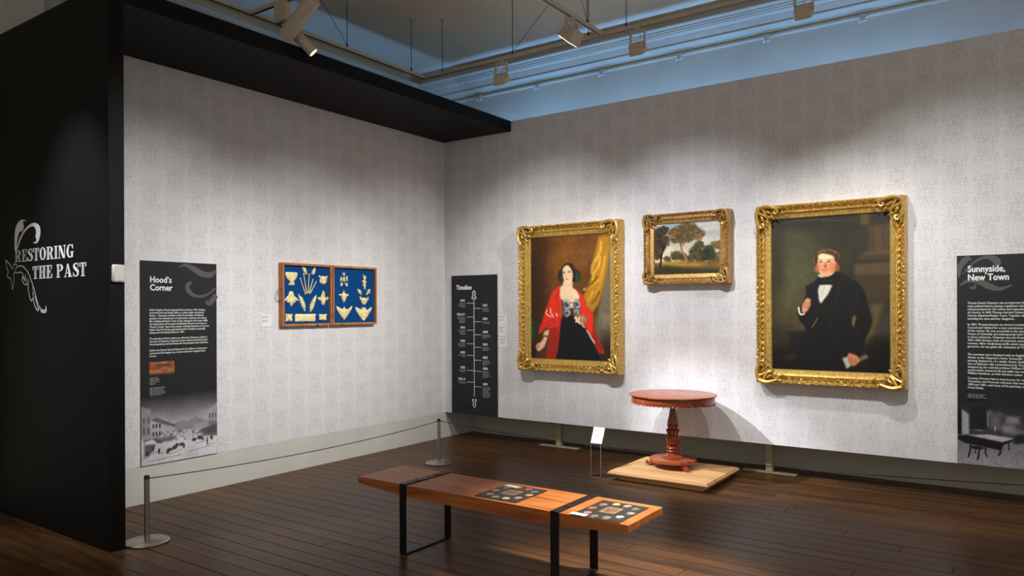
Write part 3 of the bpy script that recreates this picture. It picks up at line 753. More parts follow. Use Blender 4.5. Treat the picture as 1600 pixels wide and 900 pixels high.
# left panel
U0, U1, Z0, Z1 = -3.856, -3.162, .312, 2.008
r = panel(FL, U0, U1, Z0, Z1, 'tall black text panel with a grey street scene on the left wall')
text('heading', "Hood’s\nCorner", .072, FL, -3.778, 1.829, 'print_white', r, width=.195, line=.92, d=PD, bold=.028)
body = ("Robin Vaughan Hood emigrated from London in 1831, bringing\nmasterful tools and design skills as a carver, gilder and picture\nframer.  Tasmanian members of the Hood family contributed\n"
        "greatly to the development of early artistic, business and cultural\nlife in Nipaluna/Hobart Town. In fact, during the mid to late 1800s\nthe intersection of Liverpool and Elizabeth Streets was known as\n"
        "‘Hood’s Corner’ due to the number of family businesses in the area.\nRobin Lloyd Hood was apprenticed under his father, eventually\ntaking over the family business in 1891.")
text('body_text', body, .0232, FL, -3.781, 1.592, 'print_white', r, width=.545, line=1.02, d=PD, bold=.014)
text('body_text', "The identities of frame makers are often lost. However, a label on\nthe back of Catherine Chapman’s frame confirms that Robin Lloyd\nHood manufactured both frames for the portraits in this exhibition.", .0232, FL, -3.781, 1.352, 'print_white', r, width=.535, line=1.02, d=PD, bold=.014)
text('body_text', "Staff at the Queen Victoria Museum & Art Gallery in Launceston\nconstructed the display case of casts made from original Hood\nframes.", .0232, FL, -3.781, 1.255, 'print_white', r, width=.52, line=1.02, d=PD, bold=.014)
pp = Paint(70, 38, (190, 118, 70)); pp.noise(.25, 9); pp.noise(.15, 3); pp.blob((.55, .3), .4, .12, (96, 52, 26), .7, .6); pp.blob((.2, .55), .2, .1, (120, 66, 34), .6, .6); pp.grad((0, 0, 0), (90, 60, 50), 'v', .9, 1, .15)
pp.poly([(0, .88), (1, .84), (1, 1), (0, 1)], (84, 52, 40), .7, 1); pp.mesh('photo_print', FL, -3.783, -3.564, 1.058, 1.165, PD, r)
bars('caption_text', FL, -3.781, 1.028, .10, 4, .016, .007, 'print_grey', r, d=PD, seed=4); bars('caption_text', FL, -3.781, .945, .155, 5, .016, .007, 'print_grey', r, d=PD, seed=9)
mb = MB()
add_ribbon(mb, [(-3.52, 1.965), (-3.46, 1.985), (-3.38, 1.955), (-3.30, 1.915), (-3.22, 1.91), (-3.168, 1.945)], [.004, .025, .05, .055, .05, .02], FL, PD)
add_ribbon(mb, [(-3.40, 1.835), (-3.435, 1.82), (-3.44, 1.78), (-3.40, 1.735), (-3.33, 1.715), (-3.25, 1.735), (-3.168, 1.795)], [.02, .04, .045, .035, .022, .018, .012], FL, PD)
add_ribbon(mb, [(-3.27, 1.675), (-3.24, 1.655), (-3.205, 1.68), (-3.165, 1.73)], [.02, .045, .05, .05], FL, PD)
mb.build('scroll_print', 'print_swirl', r)
def paint_street():
    p = Paint(236, 196, (196, 192, 196))
    p.grad((32, 34, 36), (176, 170, 176), 'v', .0, .42); p.grad((176, 170, 176), (214, 210, 212), 'v', .42, .75, 0)
    im = p.im.copy(); t = np.clip((p.Y / p.h - .42) / .3, 0, 1)[..., None]; p.im = im * (1 - t) + np.array((208, 203, 206)) * t
    p.poly([(.3, .52), (.42, .44), (.52, .4), (.6, .43), (.7, .37), (.8, .44), (.9, .5), (.9, .56), (.3, .56)], (128, 122, 132), .8, 2)
    p.poly([(0, .14), (.12, .2), (.12, .6), (0, .62)], (146, 141, 147), .9, 1)
    for x in (.02, .075):
        for y in (.3, .45): p.poly([(x, y), (x + .025, y + .01), (x + .025, y + .1), (x, y + .1)], (88, 84, 92), .9, 1)
    p.poly([(.12, .36), (.18, .33), (.42, .48), (.42, .62), (.12, .64)], (176, 171, 177), .95, 1); p.poly([(.12, .36), (.18, .32), (.44, .47), (.42, .5)], (92, 88, 96), .9, 1)
    for x in (.14, .18, .22): 
        for y in (.42, .53): p.poly([(x, y), (x + .02, y), (x + .02, y + .06), (x, y + .06)], (44, 42, 48), .95, 0)
    p.poly([(.88, .3), (1, .2), (1, .66), (.85, .66)], (150, 145, 151), .95, 1); p.poly([(.68, .5), (.88, .46), (.88, .6), (.68, .6)], (164, 158, 164), .9, 2)
    rr = random.Random(4)
    for x in (.89, .93, .97):
        for y in (.36, .48): p.poly([(x, y), (x + .018, y), (x + .018, y + .07), (x, y + .07)], (70, 67, 74), .8, 0)
    p.poly([(.02, .62), (.45, .63), (.42, .68), (.2, .70), (.04, .68)], (70, 66, 72), .8, 2); p.poly([(.04, .66), (.14, .63), (.2, .7), (.08, .72)], (220, 216, 216), .95, 1); p.poly([(.04, .70), (.18, .71), (.14, .82), (.04, .88)], (74, 70, 76), .85, 2)
    p.poly([(.75, .60), (1, .53), (1, .72), (.8, .69)], (58, 55, 60), .75, 2)
    for i in range(70):
        x, y = rr.uniform(.2, .8), rr.uniform(.56, .7); c = rr.choice((60, 84, 120, 150)); p.blob((x, y), .012, .015, (c, c - 3, c + 2), .6, .6)
    for x, y, a, b in ((.36, .82, .04, .022), (.42, .80, .03, .03), (.45, .77, .02, .03), (.51, .77, .035, .025), (.54, .80, .015, .03), (.33, .85, .02, .03), (.22, .82, .015, .04), (.68, .73, .03, .025), (.76, .71, .04, .03), (.86, .78, .01, .06), (.92, .74, .02, .03), (.15, .77, .01, .04), (.08, .84, .02, .03), (.80, .74, .02, .015)):
        p.blob((x, y), a, b, (44, 40, 48), .9, .5)
    for q in ([(.22, .86), (.28, .85)], [(.35, .89), (.52, .85)], [(.7, .79), (.84, .77)], [(.85, .84), (.97, .83)], [(.02, .9), (.2, .82)], [(.6, .9), (.9, .86)], [(.1, .95), (.5, .92)]): p.stroke(q, .012, (150, 144, 150), .7)
    p.noise(.05, 4); p.noise(.08, 30)
    return p
paint_street().mesh('street_print', FL, U0 + .002, U1 - .002, Z0 + .002, .885, PD, r)
# right panel
U0, U1, Z0, Z1 = 5.494, 6.189, .3185, 2.015
r = panel(FB, U0, U1, Z0, Z1, 'tall black text panel with a dim room photograph at right')
text('heading', "Sunnyside,\nNew Town", .074, FB, 5.568, 1.879, 'print_white', r, width=.277, line=.92, d=PD, bold=.028)
par = ["Thomas Daniel Chapman was an important figure in the colony’s\nearly political history playing a significant role in securing\nself-government for the colony and requesting the cessation\nof convicts. In 1843 Thomas married Catherine Swan at St David’s\nChurch, Nipaluna/Hobart Town. Together they had nine children\nincluding five sons and four daughters.",
       "In 1851 Thomas became an elected member of the Legislative\nCouncil and lobbied for a new constitution and the renaming\nof the colony. He was successful in the election for the first\nHouse of Assembly and subsequently held the role of treasurer\nin three ministries. Chapman was the Premier of Tasmania in\n1861-1863 during a time of economic uncertainty and falling\nrevenue. After readjusting tariffs which resulted in dearer\ngroceries, he was given the nickname of ‘Tea and Sugar’.",
       "The portraits were displayed with an English landscape by John\nGlover at the Chapman’s home ‘Sunnyside’. The landscape\npainting displayed is of a similar theme. Built in the 1840s it\nwas an Italianate villa commissioned by Thomas Chapman and\ndesigned by the colonial architect William Porden Kay. This\nspectacularly veneered tilt-top table was made by\nWilliam Hamilton, an Irish furniture maker.",
       "Conway Weston Hart is best known for his portraits of\nTasmanian and Victorian colonists that were painted between\n1850 and 1861, and many of his paintings were of the\nHood family."]
for tx, zt_ in zip(par, (1.621, 1.447, 1.205, 1.012)):
    text('body_text', tx, .0238, FB, 5.567, zt_, 'print_white', r, width=.555 if tx is not par[2] and tx is not par[3] else .54, line=1.07, d=PD, bold=.014)
bars('caption_text', FB, 5.567, .885, .15, 5, .013, .005, 'print_grey', r, d=PD, seed=3)
mb = MB()
add_ribbon(mb, [(5.53, 1.86), (5.60, 1.945), (5.68, 1.995), (5.74, 1.985), (5.77, 1.955), (5.76, 1.915)], [.006, .015, .02, .045, .055, .02], FB, PD)
add_ribbon(mb, [(5.51, 1.84), (5.515, 1.92), (5.55, 1.975), (5.575, 2.0), (5.59, 1.97)], [.01, .04, .05, .02, .015], FB, PD)
add_ribbon(mb, [(5.515, 1.77), (5.55, 1.80), (5.60, 1.81), (5.66, 1.795), (5.72, 1.76), (5.79, 1.74), (5.87, 1.77)], [.01, .025, .03, .045, .05, .03, .006], FB, PD)
add_ribbon(mb, [(5.585, 1.755), (5.61, 1.75), (5.625, 1.775)], [.015, .025, .012], FB, PD)
mb.build('scroll_print', 'print_swirl', r)
def paint_room():
    k = lambda pts: [((x - 45) / 1030.0, (y - 60) / 790.0) for x, y in pts]
    p = Paint(236, 190, (40, 40, 42)); p.grad((30, 32, 34), (66, 64, 66), 'v', 0, .4)
    p.poly(k([(45, 520), (760, 500), (1100, 520), (1100, 860), (45, 860)]), (124, 122, 126), 1, 5); p.blob((.35, .95), .5, .12, (158, 156, 160), .6, .8)
    p.poly(k([(88, 200), (165, 260), (165, 500), (88, 500)]), (158, 157, 160), .95, 1); p.poly(k([(45, 200), (86, 200), (86, 500), (45, 500)]), (14, 14, 16), .95, 1); p.poly(k([(170, 150), (345, 150), (345, 440), (180, 440)]), (24, 24, 26), .9, 3)
    p.blob(k([(430, 330)])[0], .05, .12, (104, 100, 104), .9, .6); p.blob(k([(375, 230)])[0], .03, .05, (110, 106, 110), .8, .6); p.blob(k([(480, 240)])[0], .03, .04, (96, 93, 97), .8, .6); p.stroke(k([(355, 250), (358, 380)]), .008, (150, 148, 152), .9); p.stroke(k([(428, 390), (428, 480)]), .012, (182, 180, 184), .9)
    p.poly(k([(515, 245), (680, 245), (680, 350), (515, 350)]), (90, 88, 92), .95, 1); p.poly(k([(545, 265), (655, 265), (655, 330), (545, 330)]), (128, 126, 129), .9, 1)
    p.blob(k([(560, 400)])[0], .07, .06, (148, 146, 150), .8, .7); p.blob(k([(650, 430)])[0], .06, .04, (120, 118, 122), .8, .7); p.stroke(k([(735, 260), (735, 430)]), .012, (120, 118, 121), .9)
    p.poly(k([(180, 430), (500, 430), (500, 500), (180, 490)]), (52, 51, 54), .8, 3); p.blob(k([(265, 440)])[0], .05, .01, (130, 128, 132), .8, .5)
    for x, y in ((690, 500), (640, 520), (760, 540), (850, 480), (930, 420), (900, 560)): p.blob(k([(x, y)])[0], .05, .06, (24, 24, 26), .85, .5)
    p.poly(k([(150, 505), (360, 478), (620, 505), (500, 560), (130, 515)]), (176, 174, 177), 1, 1); p.poly(k([(45, 525), (150, 505), (500, 558), (610, 510), (590, 540), (510, 590), (490, 655), (400, 640), (250, 620), (120, 600), (45, 560)]), (18, 18, 20), 1, 1)
    for q, w in (([(180, 600), (175, 680), (155, 765)], .016), ([(270, 640), (262, 720), (250, 785)], .016), ([(335, 640), (330, 700), (350, 740)], .014), ([(475, 640), (478, 690), (462, 712)], .016), ([(563, 550), (562, 640)], .012), ([(228, 640), (228, 710)], .01)): p.stroke(k(q), w, (18, 18, 20), 1)
    p.blob(k([(245, 645)])[0], .07, .025, (26, 26, 28), 1, .3); p.noise(.10, 5); p.noise(.08, 2)
    t = np.clip(1 - p.Y / p.h / .2, 0, 1)[..., None]; p.im = p.im * (1 - t) + np.array((32, 34, 36)) * t
    return p
paint_room().mesh('room_print', FB, U0 + .002, U1 - .002, Z0 + .002, .86, PD, r)
# timeline panel
U0, U1, Z0, Z1 = .125, .820, .3165, 2.003
r = panel(FB, U0, U1, Z0, Z1, 'black timeline panel in the corner with a vertical white line')
text('heading', 'Timeline', .078, FB, .20, 1.832, 'print_white', r, width=.238, d=PD, bold=.035)
XC = .476; mb = MB()
def rect(a, b, c, d_): mb.add([FB(a, c, PD), FB(b, c, PD), FB(b, d_, PD), FB(a, d_, PD)], [(0, 1, 2, 3)])
rect(XC - .004, XC + .004, .54, 1.72)
LY = [("1803", 1.697, 4), ("1824-31", 1.529, 5), ("1843", 1.369, 4), ("1850", 1.205, 3), ("1853", 1.065, 2), ("1855", .882, 2), ("1861-3", .741, 2)]
RY = [("1831", 1.637, 3), ("1841", 1.476, 2), ("1848", 1.319, 3), ("1851", 1.169, 3), ("1853", 1.012, 4), ("1856", .881, 5), ("1891", .694, 8)]
for yr, z, n in LY:
    rect(.365, XC, z - .034, z - .029)
    text('year', yr, .040, FB, .338, z - .012, 'print_white', r, align='RIGHT', d=PD, bold=.03); bars('entry_text', FB, .340, z - .036, .125, n, .0165, .007, 'print_grey', r, True, PD, int(z * 100))
for yr, z, n in RY:
    rect(XC, .585, z - .037, z - .032)
    text('year', yr, .040, FB, .603, z - .012, 'print_white', r, d=PD, bold=.03); bars('entry_text', FB, .603, z - .040, .13, n, .0165, .007, 'print_grey', r, False, PD, int(z * 100) + 1)
for zc, sg in ((1.745, 1), (.478, -1)):
    for sx in (-1, 1):
        add_ribbon(mb, [(XC, zc + sg * .075), (XC + sx * .020, zc + sg * .04), (XC + sx * .012, zc + sg * .01), (XC + sx * .03, zc - sg * .01), (XC + sx * .022, zc - sg * .028), (XC + sx * .006, zc - sg * .016)], [.006, .013, .010, .012, .010, .007], FB, PD)
mb.build('timeline_rule', 'print_white', r)

# small white labels
def label_card(fr, u0, u1, z0, z1, lab, grp, seed):
    r = root('wall_label', fr((u0 + u1) / 2, z0, .002), lab, 'label', grp)
    MB().prism([(u0, z0), (u1, z0), (u1, z1), (u0, z1)], fr, .0022, .006).build('card', 'card', r)
    bars('print', fr, u0 + .012, z1 - .02, (u1 - u0) * .7, 3, .010, .005, 'print_grey', r, d=.0065, seed=seed)
    bars('print', fr, u0 + .012, z1 - .06, (u1 - u0) * .6, 3, .010, .005, 'print_grey', r, d=.0065, seed=seed + 1)
for z0, z1, nm in ((1.411, 1.529, 'top'), (1.275, 1.398, 'middle'), (1.139, 1.263, 'bottom')):
    label_card(FB, .841, .966, z0, z1, 'small white wall label, %s of three beside the timeline panel' % nm, 'labels beside the timeline panel', int(z0 * 50))
label_card(FL, -2.688, -2.567, 1.435, 1.553, 'small white wall label left of the blue lined case', None, 33)

# ------------------------------------------------------------------ exhibition title on the black wing wall
def arc(cx, cy, ro, ri, a0, a1, n=18):
    A = [math.radians(a0 + (a1 - a0) * i / n) for i in range(n + 1)]
    return [(cx + ro[0] * math.cos(a), cy + ro[1] * math.sin(a)) for a in A] + [(cx + ri[0] * math.cos(a), cy + ri[1] * math.sin(a)) for a in reversed(A)]
def R_(a, b, c, d): return [(a, c), (b, c), (b, d), (a, d)]
T = .20; SF = .055
def glyph(ch):
    g = []; inl = []
    def stem(x): g.append(R_(x, x + T, 0, 1)); inl.append(R_(x + T * .42, x + T * .58, .1, .9))
    def sf(a, b, lo=True, hi=True):
        if lo: g.append(R_(a, b, 0, SF))
        if hi: g.append(R_(a, b, 1 - SF, 1))
    if ch in 'RP':
        stem(.08); sf(0, .38, True, False); g.append(R_(0, .40, 1 - SF, 1)); cy = .735
        g.append(arc(.38, cy, (.30, .265), (.10, .205), -90, 90)); g.append(R_(.2, .39, .47, .53)); w = .70
        if ch == 'R': g.append([(.34, .50), (.52, .50), (.66, .06), (.76, .06), (.76, 0), (.52, 0)]); w = .76
        return g, inl, w
    if ch == 'E':
        stem(.08); sf(0, .58); g += [R_(.2, .40, .48, .535), [(.58, 1), (.52, 1), (.50, .70), (.58, .70)], [(.62, 0), (.54, 0), (.52, .32), (.62, .32)], R_(.38, .44, .38, .64), R_(.2, .6, 0, SF)]; return g, inl, .62
    if ch == 'T':
        stem(.22); g += [R_(.12, .52, 0, SF), R_(0, .64, 1 - SF, 1), [(0, 1), (.07, 1), (.09, .70), (0, .70)], [(.64, 1), (.57, 1), (.55, .70), (.64, .70)]]; return g, inl, .64
    if ch == 'I':
        stem(.08); sf(0, .36); return g, inl, .36
    if ch == 'H':
        stem(.08); stem(.46); sf(0, .36); sf(.38, .74); g.append(R_(.2, .5, .48, .53)); return g, inl, .74
    if ch == 'O':
        g += [arc(.34, .5, (.34, .515), (.14, .455), 0, 180), arc(.34, .5, (.34, .515), (.14, .455), 180, 360)]; return g, [], .68
    if ch == 'N':
        g += [R_(.08, .14, 0, 1), R_(.62, .68, 0, 1), [(.03, 1), (.27, 1), (.68, 0), (.48, 0)], R_(0, .22, 0, SF), R_(.52, .78, 1 - SF, 1), R_(0, .2, 1 - SF, 1)]; return g, [], .78
    if ch == 'G':
        g += [arc(.34, .5, (.34, .515), (.14, .455), 60, 300), R_(.46, .64, .02, .42), R_(.38, .72, .40, .455), [(.58, .98), (.64, .98), (.64, .66), (.60, .66), (.50, .88)]]; return g, [], .72
    if ch == 'A':
        g += [[(.10, 0), (.16, 0), (.42, 1), (.34, 1)], [(.34, 1), (.44, 1), (.74, 0), (.50, 0)], R_(.2, .56, .28, .33), R_(0, .26, 0, SF), R_(.42, .82, 0, SF)]; return g, [], .82
    if ch == 'S':
        q = ribbon([(.52, .80), (.42, .95), (.27, .965), (.13, .86), (.16, .68), (.34, .52), (.49, .36), (.48, .14), (.32, .035), (.15, .08), (.06, .24)], [.03, .06, .08, .15, .21, .23, .20, .15, .08, .06, .03])
        for (a, b), (c, d) in zip(q[:-1], q[1:]): g.append([tuple(a), tuple(b), tuple(d), tuple(c)])
        g += [R_(.50, .54, .68, 1.0), R_(.04, .08, 0, .34)]; return g, [], .58
    return [], [], .3
rt = root('exhibition_title', (0.05, WING0, 1.57), 'white vinyl title RESTORING THE PAST with a scroll on black wall', 'wall lettering')
def line(txt, x0, x1, z0, z1):
    tot = sum(glyph(c)[2] for c in txt) + .07 * (len(txt) - 1); k = (x1 - x0) / tot; x = x0; h = z1 - z0
    for c in txt:
        g, inl, w = glyph(c)
        if g:
            mb = MB()
            for i, poly in enumerate(g): mb.prism([(x + u * k, z0 + v * h) for u, v in poly], FK, .0003, .0012 + .00002 * i)
            lo = mb.build('letter', 'vinyl', rt)
            if inl:
                for poly in inl:
                    mb = MB(); mb.prism([(x + u * k, z0 + v * h) for u, v in poly], FK, .0015, .0019)
                    mb.build('inline', 'vinyl_dark', lo)
        x += (w + .07) * k
line('RESTORING', -.408, .540, 1.970, 2.062)
line('THE PAST', -.104, .718, 1.834, 1.928)
mb = MB()
SA = [(-0.408, 2.063), (-0.41, 2.129), (-0.407, 2.195), (-0.381, 2.248), (-0.318, 2.285), (-0.256, 2.289), (-0.196, 2.27), (-0.239, 2.278), (-0.264, 2.267), (-0.249, 2.239), (-0.269, 2.208), (-0.319, 2.2), (-0.349, 2.17), (-0.37, 2.116), (-0.375, 2.062)]
SB = [(-0.375, 2.067), (-0.345, 2.126), (-0.294, 2.177), (-0.22, 2.221), (-0.135, 2.248), (-0.052, 2.25), (0.013, 2.222), (0.029, 2.173), (0.005, 2.122), (-0.035, 2.098), (-0.077, 2.101), (-0.089, 2.11), (-0.054, 2.108), (-0.035, 2.125), (-0.053, 2.147), (-0.041, 2.178), (-0.057, 2.211), (-0.1, 2.229), (-0.172, 2.218), (-0.245, 2.185), (-0.307, 2.135), (-0.35, 2.082)]
for s_ in (SA, SB): mb.prism(smooth_poly(s_, 3), FK, .0003, .0012)
for s_, w_ in (([(-0.571, 1.996), (-0.556, 1.937), (-0.525, 1.903), (-0.551, 1.87), (-0.487, 1.846), (-0.461, 1.813), (-0.454, 1.763), (-0.423, 1.823), (-0.428, 1.878), (-0.384, 1.92), (-0.371, 1.947), (-0.422, 1.957), (-0.453, 1.922), (-0.498, 1.957), (-0.571, 1.996)], .007),
               ([(-0.41, 1.888), (-0.384, 1.926), (-0.321, 1.94), (-0.247, 1.926), (-0.175, 1.881), (-0.127, 1.826), (-0.08, 1.761), (-0.046, 1.697), (-0.011, 1.644), (0.035, 1.607), (0.081, 1.597), (0.115, 1.612), (0.109, 1.631)], [.006, .008, .009, .009, .009, .009, .009, .009, .010, .012, .012, .012, .010]),
               ([(-0.397, 1.888), (-0.297, 1.89), (-0.26, 1.862), (-0.285, 1.836), (-0.249, 1.802), (-0.2, 1.796), (-0.212, 1.828), (-0.224, 1.872)], .008),
               ([(-0.175, 1.838), (-0.176, 1.752), (-0.129, 1.672), (-0.093, 1.709), (-0.104, 1.772)], .009),
               ([(-0.099, 1.762), (-0.093, 1.687), (-0.058, 1.623), (-0.011, 1.597), (-0.03, 1.644), (-0.069, 1.708)], .009),
               ([(-0.011, 1.644), (0.035, 1.592), (0.104, 1.586), (0.122, 1.607)], .009), ([(-.275, 1.86), (-.25, 1.845), (-.235, 1.825)], .02), ([(-.02, 1.63), (.03, 1.60)], .014)):
    add_ribbon(mb, s_, w_, FK, .0012)
mb.build('scroll_ornament', 'vinyl', rt)
# white sensor box on the end of the wing
r = root('wall_sensor', (XF, -4.558, 1.786), 'white plastic sensor box on the black wall end', 'sensor')
MB().box(XF + .0005, XF + .03, -4.598, -4.518, 1.786, 1.902, .008).build('housing', 'plastic', r, smooth=True)
MB().box(XF + .0302, XF + .0308, -4.566, -4.540, 1.795, 1.801).build('logo', 'print_grey', r)

# ------------------------------------------------------------------ hinged display case with carved ornaments
CX, CZ0, CZ1 = .066, 1.434, 2.055
rc = root('display_case', (0, -1.86, CZ0), 'hinged wooden display case opened flat with blue felt lining', 'display case')
fw = .022
for nm, a, b in (('left', -2.484, -1.864), ('right', -1.856, -1.226)):
    for (u0, u1, z0, z1) in ((a, a + fw, CZ0, CZ1), (b - fw, b, CZ0, CZ1), (a + fw, b - fw, CZ0, CZ0 + fw), (a + fw, b - fw, CZ1 - fw, CZ1)):
        MB().box(.0025, CX, u0, u1, z0, z1, .002).build('case_side', 'case_wood', rc)
    MB().box(.004, .034, a + fw, b - fw, CZ0 + fw, CZ1 - fw).build('felt_panel', 'blue_felt', rc)
for z in (1.53, 1.95):
    mb = MB(); mb.tube([(CX + .002, -1.86, z - .03), (CX + .002, -1.86, z + .03)], .005, 8); mb.box(CX, CX + .002, -1.88, -1.84, z - .025, z + .025); mb.build('hinge', 'brass', rc)
mb = MB(); mb.tube([(.035, -2.485, 1.685), (.05, -2.515, 1.70), (.05, -2.525, 1.745), (.05, -2.515, 1.79), (.035, -2.485, 1.805)], .006, 8)
mb.build('carrying_handle', 'steel', rc, smooth=True)
for yy in (-2.06, -1.73):
    mb = MB(); mb.box(CX - .012, CX + .003, yy - .012, yy + .012, CZ0 - .006, CZ0 + .008, .002); mb.build('latch', 'black_metal', rc)
FC = lambda u, v, d: (.0343 + d, u, v)
def ornament(label, cy, cz, outlines, bumps=(), t=.014, sc=1.0):
    """outlines: lists of (u, v) about the centre in metres"""
    r = root('carved_ornament', (.0343, cy, cz), label, 'carved ornament', 'cream carved ornaments in the blue case')
    mb = MB()
    for ol in outlines:
        P = smooth_poly(ol, 3) if len(ol) > 3 else ol
        mu, mv = sum(p[0] for p in P) / len(P), sum(p[1] for p in P) / len(P); n = len(P); vs = []
        ar = sum(P[i][0] * P[(i + 1) % n][1] - P[(i + 1) % n][0] * P[i][1] for i in range(n))
        if ar < 0: P = P[::-1]
        for k, d in ((1.0, 0), (1.0, t * .45), (.86, t * .85), (.5, t * 1.1)):
            vs += [FC(cy + (mu + (u - mu) * k) * sc, cz + (mv + (v - mv) * k) * sc, d) for u, v in P]
        vs.append(FC(cy + mu * sc, cz + mv * sc, t * 1.2))
        fs = [(k * n + i, k * n + (i + 1) % n, (k + 1) * n + (i + 1) % n, (k + 1) * n + i) for k in range(3) for i in range(n)] + [(3 * n + i, 3 * n + (i + 1) % n, 4 * n) for i in range(n)]
        mb.add(vs, fs)
    ro = random.Random(len(label)); big = max(outlines, key=len); us = [p[0] for p in big]; vs_ = [p[1] for p in big]
    def inside(x, y_):
        c = False
        for i in range(len(big)):
            (xa, ya), (xb, yb) = big[i], big[i - 1]
            if (ya > y_) != (yb > y_) and x < (xb - xa) * (y_ - ya) / (yb - ya) + xa: c = not c
        return c
    extra = []; tries = 0
    while len(extra) < 9 and tries < 90:
        tries += 1; x, y_ = ro.uniform(0, max(us)), ro.uniform(min(vs_), max(vs_))
        if inside(x * 1.2, y_) and inside(-x * 1.2, y_):
            an = ro.uniform(-1, 1); extra += [(x, y_, .0045, .012, an), (-x, y_, .0045, .012, -an)]
    for (u, v, ru, rv, an) in list(bumps) + extra:
        mb.ball(FC(cy + u * sc, cz + v * sc, t * .85), min(.011, t * .8), ru * sc, rv * sc, an, 'x', 8, 4)
    mb.build('carving', 'plaster', r, smooth=True)
    return r
def mir(half): return half + [(-u, v) for u, v in reversed(half) if abs(u) > 1e-6]
def leafrow(n, a, L, w): return [(math.sin(a) * L * (i / n - .5), math.cos(a) * L * (i / n - .5), w * (1 - .5 * i / n), w * .45, a + (1 if i % 2 else -1) * .8) for i in range(n)]
vein = lambda pts: [(u * s_, v, .006, .02, an * s_) for (u, v, an) in pts for s_ in (-1, 1)]
ornament('cream carved ornament shaped like a footed urn at upper left', -2.359, 1.903, [mir([(0, .062), (.055, .062), (.072, .055), (.066, .02), (.045, -.01), (.018, -.03), (.016, -.04), (.036, -.055), (.034, -.064), (0, -.066)])], vein([(.025, .02, .3), (.045, .03, .5), (.02, -.05, 0)]) + [(0, .02, .014, .03, 0)])
ornament('cream carved ornament shaped like a crown, top right of left half', -1.962, 1.900, [mir([(0, .04), (.03, .036), (.055, .046), (.058, .03), (.044, .02), (.044, -.025), (.02, -.036), (0, -.046)])], vein([(.02, .0, .2), (.035, .02, .5)]) + [(0, .005, .012, .02, 0)])
for yy, sg, nm in ((-2.197, -1, 'left'), (-2.085, 1, 'right')):
    a = sg * .55; ol = [(math.cos(a) * u + math.sin(a) * v, -math.sin(a) * u + math.cos(a) * v) for u, v in [(0, .045), (.012, .025), (.022, .012), (.012, 0), (.018, -.015), (.004, -.042), (-.006, -.042), (-.012, -.018), (-.02, 0), (-.012, .012), (-.01, .03)]]
    ornament('small cream carved leaf sprig above the rods, %s one' % nm, yy, 1.985, [ol], leafrow(4, a, .07, .012), .010)
rods = [((-2.254, 1.906), (-2.192, 1.749)), ((-2.213, 1.952), (-2.177, 1.759)), ((-2.145, 1.95), (-2.161, 1.759)), ((-2.098, 1.901), (-2.146, 1.759)), ((-2.054, 1.88), (-2.133, 1.759))]
for k, (a, b) in enumerate(rods):
    r = root('carved_rod', (.0343, b[0], b[1]), 'thin pale carved rod in the fan of five, %s from left' % ('first', 'second', 'third', 'fourth', 'fifth')[k], 'carved ornament', 'fan of carved rods in the blue case')
    mb = MB(); mb.tube([(.0425, a[0], a[1]), (.0425, b[0], b[1])], [.0045, .005], 8)
    mb.ball((.0425, a[0], a[1]), .006, .008 if k < 3 else .005, .010 if k < 3 else .006); mb.build('rod', 'plaster', r, smooth=True)
ornament('cream carved drop shaped leaf crest at middle left', -2.363, 1.707, [mir([(0, .072), (.022, .062), (.034, .03), (.055, .012), (.088, -.022), (.06, -.022), (.045, -.04), (.022, -.045), (.014, -.066), (0, -.074)])], vein([(.02, .02, .3), (.045, -.01, .8), (.018, -.03, .2)]) + [(0, .03, .012, .026, 0)])
ornament('cream carved fleur de lis with three petals', -1.963, 1.714, [mir([(0, .078), (.016, .045), (.026, .015), (.022, -.006), (.05, .008), (.07, .002), (.056, -.022), (.026, -.030), (.024, -.055), (.01, -.068), (0, -.074)])], vein([(.01, .02, .1), (.045, -.005, 1.1), (.01, -.045, .1)]))
def frond(sg):
    ol = []; n = 6
    base = [(0.0, -.09), (.03, .09)]
    L = []; Rr = []
    for i in range(n + 1):
        t = i / n; v = -.09 + .18 * t; c = .03 * t * t; w = .034 * math.sin(PI * min(1, t * .85 + .12))
        L.append((c - w, v + .012)); L.append((c - w * .45, v + .016)); Rr.append((c + w, v + .012)); Rr.append((c + w * .45, v + .016))
    pts = [(0, -.1)] + Rr + [(.036, .1)] + L[::-1]
    a = sg * .28
    return [(math.cos(a) * u * sg + math.sin(a) * v, -math.sin(a) * u * sg + math.cos(a) * v) for u, v in pts]
ornament('cream carved acanthus spray leaning left below the rods', -2.222, 1.666, [frond(-1)], leafrow(6, -.28, .15, .016), .012, .92)
ornament('cream carved acanthus spray leaning right below the rods', -2.104, 1.660, [frond(1)], leafrow(6, .28, .15, .016), .012, .92)
ornament('cream carved square block at lower left', -2.391, 1.519, [[(-.04, .036), (-.02, .032), (0, .036), (.02, .032), (.04, .036), (.036, 0), (.04, -.036), (0, -.032), (-.04, -.036), (-.036, 0)]], [(0, .0, .012, .02, 0), (.012, -.02, .008, .008, 0), (-.012, -.02, .008, .008, 0), (.02, .015, .008, .012, .5), (-.02, .015, .008, .012, -.5)])
ornament('long cream carved rectangular bar at bottom of left half', -2.188, 1.516, [[(-.125, .034), (-.06, .036), (.06, .036), (.128, .036), (.122, .01), (.118, -.036), (.05, -.035), (-.05, -.036), (-.125, -.036), (-.128, -.01)]], [(-.10 + .025 * i, .008 * (-1) ** i, .012, .012, .8 * (-1) ** i) for i in range(9)], .012)
ornament('cream carved small block at lower right of left half', -1.968, 1.518, [[(-.048, .032), (0, .028), (.05, .032), (.042, 0), (.048, -.026), (.01, -.032), (-.03, -.028), (-.048, -.024), (-.042, 0)]], [(0, -.008, .022, .010, 0), (.028, .01, .01, .01, 0), (-.028, .01, .01, .01, 0)])
